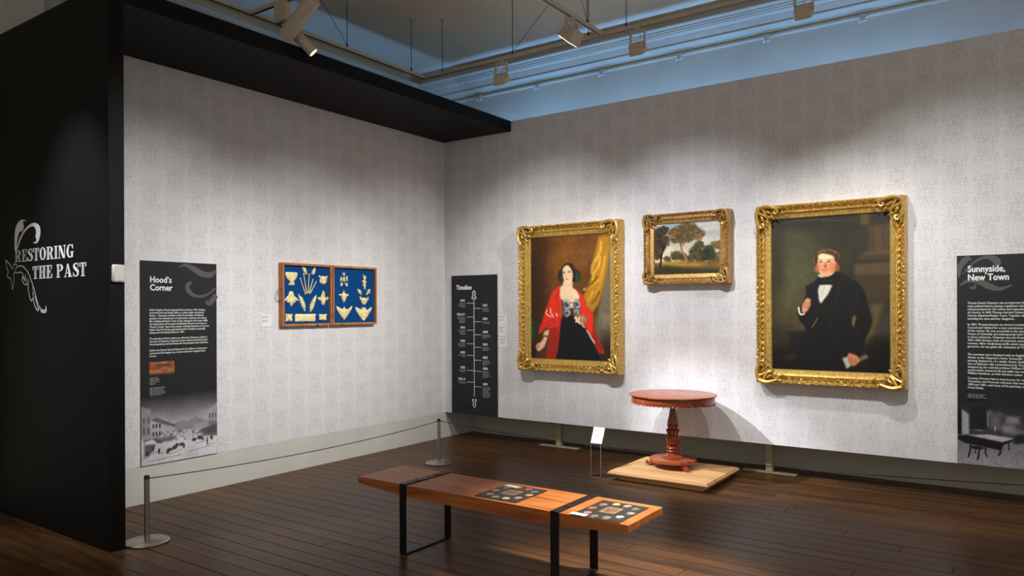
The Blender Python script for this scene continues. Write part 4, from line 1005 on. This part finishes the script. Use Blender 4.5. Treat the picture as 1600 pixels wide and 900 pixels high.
for lab, yy, zz, ru, rv, an in (('tiny cream round boss at the top of right half', -1.682, 1.971, .015, .015, 0), ('tiny cream carved piece left of the pineapple shaped boss', -1.722, 1.915, .012, .026, .3), ('tiny cream pineapple shaped boss in right half', -1.680, 1.913, .014, .027, 0), ('tiny cream carved piece right of the pineapple shaped boss', -1.641, 1.920, .012, .026, -.3), ('tiny cream curled leaf, lower left of the small group', -1.716, 1.860, .013, .022, .5), ('tiny cream curled leaf, lower right of the small group', -1.648, 1.859, .013, .022, -.5)):
    ol = [(math.cos(t) * ru * (1 + .18 * math.cos(5 * t)), math.sin(t) * rv * (1 + .18 * math.cos(5 * t))) for t in np.linspace(0, 2 * PI, 20, endpoint=False)]
    ornament(lab, yy, zz, [[(math.cos(an) * u + math.sin(an) * v, -math.sin(an) * u + math.cos(an) * v) for u, v in ol]], [(0, 0, ru * .5, rv * .5, 0)], .010)
ornament('cream carved vertical leaf spray at top right of right half', -1.389, 1.895, [[(-.012, .085), (-.004, .06), (.014, .066), (.026, .055), (.016, .035), (-.002, .03), (.02, .012), (.03, -.004), (.012, -.008), (.004, -.02), (.022, -.034), (.004, -.044), (.008, -.07), (-.002, -.09), (-.008, -.06), (-.018, -.04), (-.03, -.034), (-.014, -.018), (-.03, .004), (-.022, .018), (-.008, .02), (-.016, .045)]], leafrow(6, 0, .15, .014), .012)
ornament('cream carved crest with a single spike at the centre', -1.683, 1.736, [mir([(0, .068), (.006, .045), (.026, .026), (.05, .024), (.068, .016), (.058, .002), (.042, -.002), (.026, -.03), (.010, -.056), (0, -.066)])], vein([(.02, .0, .4), (.045, .012, 1.3)]) + [(0, 0, .014, .024, 0)])
ornament('cream carved crest with two short horns', -1.393, 1.700, [mir([(0, .024), (.02, .020), (.03, .012), (.05, .024), (.068, .034), (.058, .006), (.042, -.018), (.022, -.044), (0, -.052)])], vein([(.02, -.008, .5), (.045, .01, 1.0)]) + [(0, -.01, .013, .02, 0)])
for yy, sg, nm in ((-1.458, -1, 'left'), (-1.330, 1, 'right')):
    ol = [(math.cos(.7 * sg) * u + math.sin(.7 * sg) * v, -math.sin(.7 * sg) * u + math.cos(.7 * sg) * v) for u, v in [(0, .045), (.012, .02), (.02, .005), (.01, -.01), (.004, -.04), (-.008, -.038), (-.012, -.01), (-.02, .008), (-.012, .022)]]
    ornament('small cream leaf sprig over the horned crest, %s one' % nm, yy, 1.786, [ol], leafrow(3, .7 * sg, .06, .011), .010)
ornament('cream carved winged crest at the bottom, plain top', -1.679, 1.565, [mir([(0, .066), (.008, .046), (.03, .036), (.055, .034), (.085, .052), (.112, .068), (.098, .03), (.072, -.002), (.045, -.034), (.016, -.066), (0, -.076)])], vein([(.03, .0, .5), (.06, .02, 1.0), (.02, -.03, .3)]) + [(0, .01, .018, .026, 0)])
ornament('larger cream carved winged crest at bottom right, knobbed top', -1.401, 1.556, [mir([(0, .05), (.012, .062), (.026, .06), (.032, .04), (.06, .028), (.09, .05), (.122, .066), (.108, .028), (.082, -.002), (.052, -.04), (.02, -.07), (0, -.084)])], vein([(.03, .0, .5), (.065, .015, 1.0), (.02, -.035, .3)]) + [(0, .01, .02, .028, 0), (.016, .045, .01, .012, 0), (-.016, .045, .01, .012, 0)])
# ------------------------------------------------------------------ platform and pedestal table
px0, px1, py0, py1 = 2.758, 3.722, -.930, -.090
r = root('display_platform', ((px0 + px1) / 2, (py0 + py1) / 2, 0), 'low pale wooden platform with a moulded edge under the table', 'platform')
MB().box(px0 + .075, px1 - .075, py0 + .085, py1 - .06, .0005, .052).build('plinth', 'platform_wood', r)
mb = MB(); vs = []; fs = []
for i, z in ((.018, .050), (.0, .062), (.0, .072), (.010, .078), (.012, .086), (.055, .096), (.060, .0965)):
    vs += [(px0 + i, py0 + i, z), (px1 - i, py0 + i, z), (px1 - i, py1 - i, z), (px0 + i, py1 - i, z)]
for k in range(6):
    for j in range(4): fs.append((k * 4 + j, k * 4 + (j + 1) % 4, k * 4 + 4 + (j + 1) % 4, k * 4 + 4 + j))
fs += [(3, 2, 1, 0), (24, 25, 26, 27)]; mb.add(vs, fs); mb.build('moulded_top', 'platform_wood', r)
TX, TY, TZ = 3.215, -.475, .0967
r = root('pedestal_table', (TX, TY, TZ), 'round polished mahogany pedestal table with carved column and scroll feet', 'table')
c = (TX, TY, 0)
MB().lathe([(.0, .768), (.385, .768), (.402, .772), (.407, .779), (.405, .786), (.395, .788), (0.001, .788)], c, 72).build('table_top', 'mahogany', r, smooth=True)
MB().lathe([(.355, .705), (.384, .706), (.388, .715), (.386, .760), (.392, .768), (.355, .768), (.355, .705)], c, 72).build('apron', 'mahogany', r, smooth=True)
mb = MB()
for k in range(54):
    a = 2 * PI * k / 54; mb.ball((TX + .381 * math.cos(a), TY + .381 * math.sin(a), .704), .014, .014, .007, 0, 'y', 6, 4)
mb.build('bead_moulding', 'mahogany', r, smooth=True, kind='stuff')
MB().box(TX - .16, TX + .16, TY - .05, TY + .05, .695, .767, .006).build('tilt_block', 'mahogany', r)
MB().lathe([(.029, .448), (.040, .458), (.050, .475), (.054, .495), (.052, .52), (.046, .55), (.038, .585), (.031, .62), (.027, .65), (.027, .68), (.031, .698)], c, 28).build('column', 'mahogany_z', r, smooth=True)
MB().lathe([(.036, .300), (.052, .312), (.062, .335), (.064, .358), (.058, .385), (.046, .405), (.038, .415), (.034, .45)], c, 80, 16, .16, (.305, .41)).build('reeded_bulb', 'mahogany_z', r, smooth=True)
mb = MB()
for k in range(9):
    a = 2 * PI * k / 9; ca, sa = math.cos(a), math.sin(a)
    mb.tube([(TX + ca * q, TY + sa * q, z) for q, z in ((.036, .40), (.042, .425), (.05, .442), (.060, .449), (.064, .444))], [.012, .014, .013, .009, .004], 6)
mb.build('leaf_collar', 'mahogany_z', r, smooth=True)
MB().lathe([(.100, .190), (.104, .196), (.098, .204), (.075, .212), (.056, .222), (.052, .232), (.058, .240), (.060, .250), (.052, .258), (.050, .265), (.060, .272), (.063, .282), (.055, .294), (.038, .300)], c, 40).build('turned_rings', 'mahogany_z', r, smooth=True)
MB().lathe([(.190, .152), (.212, .155), (.218, .165), (.216, .180), (.208, .187), (.10, .190), (.02, .191)], c, 56).build('base_disc', 'mahogany', r, smooth=True)
for deg in (189, 325, 75):
    a = math.radians(deg); ca, sa = math.cos(a), math.sin(a); mb = MB()
    P = lambda q, z, s_=0: (TX + ca * q - sa * s_, TY + sa * q + ca * s_, z)
    mb.tube([P(.14, .152), P(.18, .142), (P(.205, .125)), P(.22, .117), P(.242, .114), P(.258, .122), P(.25, .136), P(.238, .130)], [.034, .034, .028, .018, .016, .014, .011, .007], 8)
    for k in range(-2, 3):
        mb.tube([P(.15, .148, k * .010), P(.19, .135, k * .013), P(.212, .116, k * .010), P(.222, .108, k * .006)], [.010, .011, .009, .006], 6)
    mb.ball(P(.226, .1045), .016, .016, .0078, 0, 'z', 8, 5)
    mb.build('scroll_foot', 'mahogany_z', r, smooth=True)

# ------------------------------------------------------------------ clear acrylic label stand
SX, SY = 2.617, -.893
r = root('label_stand', (SX, SY, 0), 'clear acrylic label stand holding a tilted white card', 'label stand')
x0, x1 = SX - .053, SX + .053
MB().box(x0, x1, SY, SY + .14, .0005, .005).build('base', 'acrylic', r)
MB().box(x0, x1, SY, SY + .004, .0055, .318).build('upright', 'acrylic', r)
for xx in (x0, x1 - .0025):  # thin strips whose pale colour stands for the lit edges
    MB().box(xx - .0002, xx + .0027, SY - .0004, SY + .0044, .0055, .318).build('edge_glint', 'edge', r)
MB().box(x0, x1, SY - .0006, SY - .0001, .0006, .0052).build('edge_glint', 'edge', r); MB().box(x1, x1 + .002, SY, SY + .14, .0006, .0052).build('edge_glint', 'edge', r)
tl = lambda t, q: (SY - .012 + .072 * t - .0 * q, .310 + .155 * t)
mb = MB(); vs = []
for d in (0, .004):
    for xx, t in ((x0 - .003, 0), (x1 + .016, 0), (x1 + .016, 1), (x0 - .003, 1)):
        yy = SY - .004 + .07 * t + d * .9; zz = .3185 + .15 * t - d * .4; vs.append((xx, yy, zz))
mb.add(vs, [(0, 1, 2, 3), (7, 6, 5, 4), (0, 4, 5, 1), (1, 5, 6, 2), (2, 6, 7, 3), (3, 7, 4, 0)]); mb.build('sloped_plate', 'acrylic', r)
mb = MB(); vs = []
for d in (.0012, .0004):
    for xx, t in ((x0, .02), (x1 + .013, .02), (x1 + .013, .98), (x0, .98)):
        vs.append((xx, SY - .004 + .07 * t - d * .9, .3185 + .15 * t + d * .4))
mb.add(vs, [(0, 1, 2, 3), (7, 6, 5, 4), (0, 4, 5, 1), (1, 5, 6, 2), (2, 6, 7, 3), (3, 7, 4, 0)]); cd = mb.build('card', 'card', r)
FS = lambda u, v, d: (u, SY - .004 + .07 * v - .0018, .3185 + .15 * v + .0008)
bars('print', FS, x0 + .02, .86, .075, 3, .07, .03, 'print_grey', r, seed=21); bars('print', FS, x0 + .02, .58, .075, 4, .07, .03, 'print_grey', r, seed=22)

# ------------------------------------------------------------------ bench
bx0, bx1, by0, by1, bz = 2.222, 4.264, -3.535, -3.095, .452
r = root('bench', ((bx0 + bx1) / 2, (by0 + by1) / 2, 0), 'long low wooden bench slab on black steel loop legs', 'bench')
side = [(bx0, bz - .040), (bx0 + .42, bz - .078), (bx1 - .42, bz - .078), (bx1, bz - .040), (bx1, bz - .003), (bx1 - .003, bz), (bx0 + .003, bz), (bx0, bz - .003)]
MB().prism(side, lambda u, v, d: (u, d, v), by0, by1).build('seat_slab', 'bench_wood', r)
for lx in (2.647, 3.811):
    w = .027; y0, y1, t = by0 - .0005, by1 + .0005, .010
    MB().box(lx - w, lx + w, y0 - t, y1 + t, bz + .0003, bz + .007, .001).build('top_strap', 'black_metal', r)
    MB().box(lx - w, lx + w, y0 - t, y0, .010, bz + .0003, .001).build('leg', 'black_metal', r)
    MB().box(lx - w, lx + w, y1, y1 + t, .010, bz + .0003, .001).build('leg', 'black_metal', r)
    MB().box(lx - w, lx + w, y0 - t, y1 + t, .0005, .010, .001).build('floor_bar', 'black_metal', r)
    for k in (.28, .72):
        MB().lathe([(.011, 0), (.011, .003), (.008, .0045), (.001, .005)], (lx, by0 + (by1 - by0) * k, bz + .007), 12).build('bolt', 'black_metal', r, smooth=True)
# printed boards on the bench
def bench_board(x0, x1, y0, y1, lab, seed, cols):
    r = root('printed_board', ((x0 + x1) / 2, (y0 + y1) / 2, bz), lab, 'printed board', 'printed boards lying on the bench')
    MB().box(x0, x1, y0, y1, bz + .0005, bz + .0045, .001).build('board', 'mat_print', r)
    F2 = lambda u, v, d: (x0 + (x1 - x0) * u, y0 + (y1 - y0) * v, bz + .0047 + d)
    rr = random.Random(seed)
    mb = MB(); mb.prism([(.34, .36), (.66, .36), (.66, .68), (.34, .68)], F2, 0, .0005); mb.build('printed_frame', mat('printed_frame_tan_%d' % seed, (168, 128, 82), .5), r)
    mb = MB(); mb.prism([(.37, .40), (.63, .40), (.63, .64), (.37, .64)], F2, .0006, .0009); mb.build('printed_picture', mat('printed_picture_%d' % seed, (112, 88, 76), .5, var=.2, scale=60), r)
    k = 0
    for u, v in ((.12, .50), (.18, .76), (.38, .88), (.62, .88), (.84, .80), (.90, .54), (.84, .28), (.66, .14), (.42, .12), (.20, .22)):
        mb = MB(); mb.prism([(u + .075 * math.cos(a), v + .066 * math.sin(a)) for a in np.linspace(0, 2 * PI, 18, endpoint=False)], F2, 0, .0005)
        mb.build('printed_oval', mat('oval_print_%d_%d' % (seed, k), cols[k % len(cols)], .5, var=.18, scale=70), r)
        mb = MB(); mb.prism([(u - .05, v - .10), (u + .06, v - .10), (u + .06, v - .09), (u - .05, v - .09)], F2, 0, .0004); mb.build('printed_caption', 'print_grey', r); k += 1
bench_board(3.208, 3.518, -3.502, -3.150, 'dark printed board with ovals, middle of the bench', 1, [(150, 146, 160), (110, 108, 116), (176, 140, 110), (150, 120, 120), (118, 110, 112), (196, 158, 110), (190, 150, 140), (206, 186, 180), (120, 150, 130), (170, 136, 110)])
bench_board(3.912, 4.210, -3.532, -3.160, 'dark printed board with ovals at the near end of bench', 2, [(160, 90, 50), (150, 110, 104), (196, 190, 140), (170, 150, 160), (110, 108, 100), (150, 146, 136), (190, 180, 186), (140, 130, 112), (112, 110, 100), (206, 120, 130)])
for (x0, y0, rot, lab) in ((3.272, -3.190, -.06, 'small white card on the middle printed board'), (3.952, -3.513, .0, 'small white card on the near printed board')):
    r = MB().box(x0 - .05, x0 + .05, y0 - .022, y0 + .022, 0, .001).build('small_card', 'card')
    me = r.data
    for v in me.vertices: v.co.x -= x0; v.co.y -= y0
    r.location = (x0, y0, bz + .0062); r.rotation_euler = (0, 0, rot)
    tag(r, lab, 'card', 'white cards on the bench boards')

# ------------------------------------------------------------------ barrier posts and cords
def post(x, y, lab):
    r = root('barrier_post', (x, y, 0), lab, 'barrier post', 'low steel barrier posts')
    MB().lathe([(.142, .0005), (.145, .004), (.145, .010), (.138, .015), (.05, .018), (.022, .022), (.001, .022)], (x, y, 0), 48).build('base', 'steel', r, smooth=True)
    MB().lathe([(.0175, .0205), (.0175, .437)], (x, y, 0), 24).build('tube', 'steel', r, smooth=True)
    MB().lathe([(.0185, .437), (.0185, .455), (.016, .46), (.001, .461)], (x, y, 0), 24).build('cap', 'black_metal', r, smooth=True)
post(1.018, -4.358, 'low steel barrier post beside the black wing wall')
post(.967, -1.236, 'low steel barrier post near the corner of the room')
def cordobj(pts, lab):
    r = root('barrier_rope', pts[0], lab, 'barrier cord', 'black elastic barrier cords')
    MB().tube(pts, .0035, 6).build('cord', 'cord', r, smooth=True)
n = 24
cordobj([(1.016 + (.968 - 1.016) * t, -4.3385 + (-1.2565 + 4.3385) * t, .437 - .045 * 4 * t * (1 - t)) for t in np.linspace(0, 1, n)], 'black elastic cord between the two steel posts')
cordobj([(.984, -1.227, .437), (1.267, -1.09, .385), (1.537, -.959, .339), (1.892, -.786, .289), (2.067, -.701, .262), (2.5, -.49, .205), (2.9, -.295, .160), (3.3, -.10, .128), (3.7, .094, .090), (3.905, .190, .075)], 'black elastic cord running behind the table to the wall foot')
cordobj([(3.915, .190, .075), (4.3, .190, .083), (4.652, .19, .094), (5.012, .19, .107), (5.495, .19, .131), (5.939, .19, .155), (6.8, .19, .21), (7.6, .19, .28)], 'black elastic cord low under the display wall at right')

# ------------------------------------------------------------------ picture rail hooks
for k, hx in enumerate((.182, 1.059, 1.949, 2.891, 3.818, 4.702, 5.603)):
    r = root('picture_hook', (hx, YB - .036, 4.25), 'small white picture rail hook, %s from the canopy' % ('first', 'second', 'third', 'fourth', 'fifth', 'sixth', 'seventh')[k], 'picture hook', 'hooks along the picture rail')
    mb = MB(); mb.box(hx - .024, hx + .024, YB - .046, YB - .0365, 4.268, 4.344, .002); mb.box(hx - .036, hx - .010, YB - .075, YB - .046, 4.262, 4.290, .003); mb.box(hx + .010, hx + .036, YB - .075, YB - .046, 4.262, 4.290, .003); mb.build('hook', 'plastic', r)

# ------------------------------------------------------------------ lighting tracks, wires and spotlights
XLEG_Y, YLEG_X, CRX, CRY = -.985, .56, 2.754, -3.18
def track(x0, x1, y0, y1, lab):
    r = root('lighting_track', ((x0 + x1) / 2, (y0 + y1) / 2, ZT), lab, 'lighting track', 'suspended lighting tracks')
    MB().box(x0, x1, y0, y1, ZT, ZT + .034, .002).build('channel', 'cream_metal', r)
    if x1 - x0 > y1 - y0: MB().box(x0 + .02, x1 - .02, (y0 + y1) / 2 - .007, (y0 + y1) / 2 + .007, ZT - .0008, ZT).build('slot', 'black_metal', r)
    else: MB().box((x0 + x1) / 2 - .007, (x0 + x1) / 2 + .007, y0 + .02, y1 - .02, ZT - .0008, ZT).build('slot', 'black_metal', r)
hw = .018
track(YLEG_X + hw + .001, 8.0, XLEG_Y - hw, XLEG_Y + hw, 'long cream lighting track running along the back wall')
track(YLEG_X - hw, YLEG_X + hw, -6.0, XLEG_Y + hw, 'cream lighting track running along the left wall above the canopy')
track(CRX - hw, CRX + hw, CRY + hw + .001, XLEG_Y - hw - .001, 'cream cross track with dark slot near the square lamp')
track(4.45 - hw, 4.45 + hw, CRY + hw + .001, XLEG_Y - hw - .001, 'cream cross track above the right portrait')
track(YLEG_X + hw + .001, 8.0, CRY - hw, CRY + hw, 'cream cross track carrying the white cylinder spotlights')
for k, (wx, wy, brace) in enumerate(((.56, -2.10, (.56, -2.62)), (.56, -1.19, None), (.82, XLEG_Y, None), (1.74, XLEG_Y, (2.35, XLEG_Y)), (2.61, XLEG_Y, None), (3.0, XLEG_Y, None), (CRX, -1.27, (CRX, -1.62)))):
    lab = ('braced wire above the left track', 'plain wire nearest the track corner on left run', 'plain wire just right of the track corner', 'braced wire in the middle of back track', 'plain wire left of the track junction', 'plain wire right of the track junction', 'braced wire on the cross track')[k]
    r = root('suspension_wire', (wx, wy, ZT + .034), 'thin dark suspension wire, ' + lab, 'suspension wire', 'wires holding the lighting tracks')
    MB().tube([(wx, wy, ZT + .034), (wx, wy, ZC - .012)], .0035, 6).build('wire', 'wire', r)
    MB().lathe([(.003, ZT + .034), (.010, ZT + .04), (.010, ZT + .06), (.003, ZT + .07)], (wx, wy, 0), 10).build('gripper', 'wire', r)
    MB().lathe([(.012, ZC - .014), (.022, ZC - .006), (.024, ZC - .0005)], (wx, wy, 0), 12).build('ceiling_rose', 'cream_metal', r)
    if brace: MB().tube([(wx, wy, ZT + .06), (brace[0], brace[1], ZC - .002)], .0028, 6).build('brace_wire', 'wire', r)

def oriented(mb, prof, p, d, n=24):
    """lathe profile (r, along) about axis d from p"""
    d = Vector(d).normalized(); a = d.cross(Vector((0, 0, 1)))
    if a.length < .01: a = Vector((1, 0, 0))
    a.normalize(); b = d.cross(a).normalized(); p = Vector(p); vs = []; fs = []
    for (rr_, t) in prof:
        for j in range(n):
            an = 2 * PI * j / n; vs.append(p + d * t + a * rr_ * math.cos(an) + b * rr_ * math.sin(an))
    for i in range(len(prof) - 1):
        for j in range(n):
            q, w = i * n + j, i * n + (j + 1) % n; fs.append((q, w, w + n, q + n))
    fs.append(tuple(range(n - 1, -1, -1))); fs.append(tuple(range((len(prof) - 1) * n, len(prof) * n)))
    mb.add(vs, fs)
def lamp_light(r, key, front):
    pos, aim, watts, cone, blend, colr = SPOTS[key]
    ld = bpy.data.lights.new('spot_light', 'SPOT'); ld.energy = watts; ld.color = colr; ld.spot_size = math.radians(cone); ld.spot_blend = blend; ld.shadow_soft_size = .03
    lo = bpy.data.objects.new('spot_light', ld); COL.objects.link(lo); lo.parent = r
    f = Vector(front); lo.location = f - wloc(r)
    lo.rotation_euler = (Vector(aim) - f).to_track_quat('-Z', 'Y').to_euler()
def spotlight(key, track_pt, lab, R=.045, L=.20, box=(.06, .04, .10), pos=None, aim=None, lit=True, into=None):
    if key: pos, aim = SPOTS[key][0], SPOTS[key][1]
    tx, ty = track_pt; r = into or root('track_spotlight', (tx, ty, ZT - .001), lab, 'spotlight', 'track spotlights')
    bx, by, bzz = box; zt = ZT - .0015
    if into is None: MB().box(tx - bx / 2, tx + bx / 2, ty - by / 2, ty + by / 2, zt - bzz, zt, .004).build('driver_box', 'cream_metal', r)
    p = Vector(pos); d = (Vector(aim) - p).normalized(); back = p - d * L * .75
    MB().tube([(tx, ty, zt - bzz + .005), tuple(Vector((tx, ty, zt - bzz)) * .5 + (p - d * L * .25) * .5), tuple(p - d * L * .25)], .012, 8).build('arm', 'cream_metal', r)
    mb = MB(); oriented(mb, [(R * .86, 0), (R * .97, .006), (R, .02), (R, L * .48), (R * .96, L * .485), (R * .96, L * .50), (R, L * .505), (R, L - .004), (R * .86, L - .004), (R * .84, L - .03)], back, d); mb.build('lamp_body', 'cream_metal', r, smooth=True)
    mb = MB(); oriented(mb, [(R * .83, 0), (R * .7, .004), (.002, .006)], back + d * (L - .028), d); mb.build('lens', 'lens' if lit else 'lens_off', r, smooth=True)
    if key: lamp_light(r, key, back + d * (L + .012))
    return r
# visible pair on the cross track
twin = spotlight(None, (.975, CRY), 'cream twin head spotlight with driver box above the black canopy', .062, .42, (.15, .06, .155), (1.10, CRY, 3.885), (.25, CRY, 3.345), False)
spotlight('key_table', (.975, CRY), '', .046, .25, (.09, .05, .15), into=twin)
# square yoke floodlights
def flood(tx, ty, lab, tilt, lit, ax, K=1.2, YL=.165):
    r = root('track_floodlight', (tx, ty, ZT - .001), lab, 'floodlight', 'square yoke floodlights on the tracks')
    F3 = (lambda a, b, z: (tx + a, ty + b, z)) if ax == 'x' else (lambda a, b, z: (tx + b, ty + a, z))
    def bxs(mb, a0, a1, b0, b1, z0, z1):
        p, q = F3(a0, b0, z0), F3(a1, b1, z1); mb.box(min(p[0], q[0]), max(p[0], q[0]), min(p[1], q[1]), max(p[1], q[1]), z0, z1, .0015)
    q = lambda v: v * K
    mb = MB(); bxs(mb, -.03, .03, -.017, .017, ZT - .026, ZT - .0015); mb.build('adapter', 'cream_metal', r)
    mb = MB(); zb = ZT - .026 - YL
    bxs(mb, q(-.062), q(.062), -.014, .014, ZT - .036, ZT - .026); bxs(mb, q(-.062), q(-.052), -.014, .014, zb, ZT - .036); bxs(mb, q(.052), q(.062), -.014, .014, zb, ZT - .036); mb.build('yoke', 'cream_metal', r)
    mb = MB(); vs = []; ct, st = math.cos(tilt), math.sin(tilt); cz = zb + .005
    for a in (q(-.05), q(.05)):
        for b, z in ((q(-.055), q(-.04)), (q(.055), q(-.04)), (q(.04), q(.04)), (q(-.04), q(.04))): vs.append(F3(a, b * ct - z * st, cz + b * st + z * ct))
    mb.add(vs, [(0, 1, 2, 3), (7, 6, 5, 4), (0, 4, 5, 1), (1, 5, 6, 2), (2, 6, 7, 3), (3, 7, 4, 0)]); mb.build('lamp_head', 'cream_metal', r)
    mb = MB(); vs = []
    for a in (q(-.044), q(.044)):
        for b in (q(-.048), q(.048)): vs.append(F3(a, b * ct + q(.0415) * st, cz + b * st - q(.0415) * ct))
    mb.add(vs, [(0, 1, 3, 2)]); mb.build('lens', 'lens' if lit else 'lens_off', r)
    mb = MB(); mb.tube([F3(.01, 0, ZT - .036), F3(.03, .02, ZT - .08), F3(-.01, .025, ZT - .10), F3(0, .02, zb + .02)], .004, 6); mb.build('cable', 'cream_metal', r, smooth=True)
    return r
flood(1.60, XLEG_Y, 'square yoke floodlight on the back track, left of the junction', .5, False, 'x')
flood(3.11, XLEG_Y, 'square yoke floodlight on the back track, just right of the junction', .5, False, 'x')
flood(4.54, XLEG_Y, 'square yoke floodlight on the back track, cut by the top edge', .5, False, 'x')
flood(CRX, -1.54, 'lit square floodlight on the cross track', -.7, True, 'y', 1.5, .13)
# further spotlights along the tracks
for key, tp, lab in (('landscape', (3.0, CRY), 'cream cylinder spotlight aimed at the landscape painting'), ('man', (4.45, -1.75), 'cream cylinder spotlight aimed at the portrait of the man'),
                     ('lady', (2.30, CRY), 'cream cylinder spotlight aimed at the portrait of the woman'), ('panel', (5.30, CRY), 'cream cylinder spotlight aimed at the right text panel'),
                     ('left_near', (4.60, CRY), 'cream cylinder spotlight aimed at the street scene panel'), ('left_mid', (4.45, -2.30), 'cream cylinder spotlight aimed at the display case'), ('left_far', (4.45, -1.50), 'cream cylinder spotlight aimed at the far end of left wall'),
                     ('title', (.56, -5.80), 'cream cylinder spotlight aimed at the white title'),
                     ('bench', (4.85, CRY), 'cream cylinder spotlight aimed at the near end of bench')):
    spotlight(key, tp, lab)
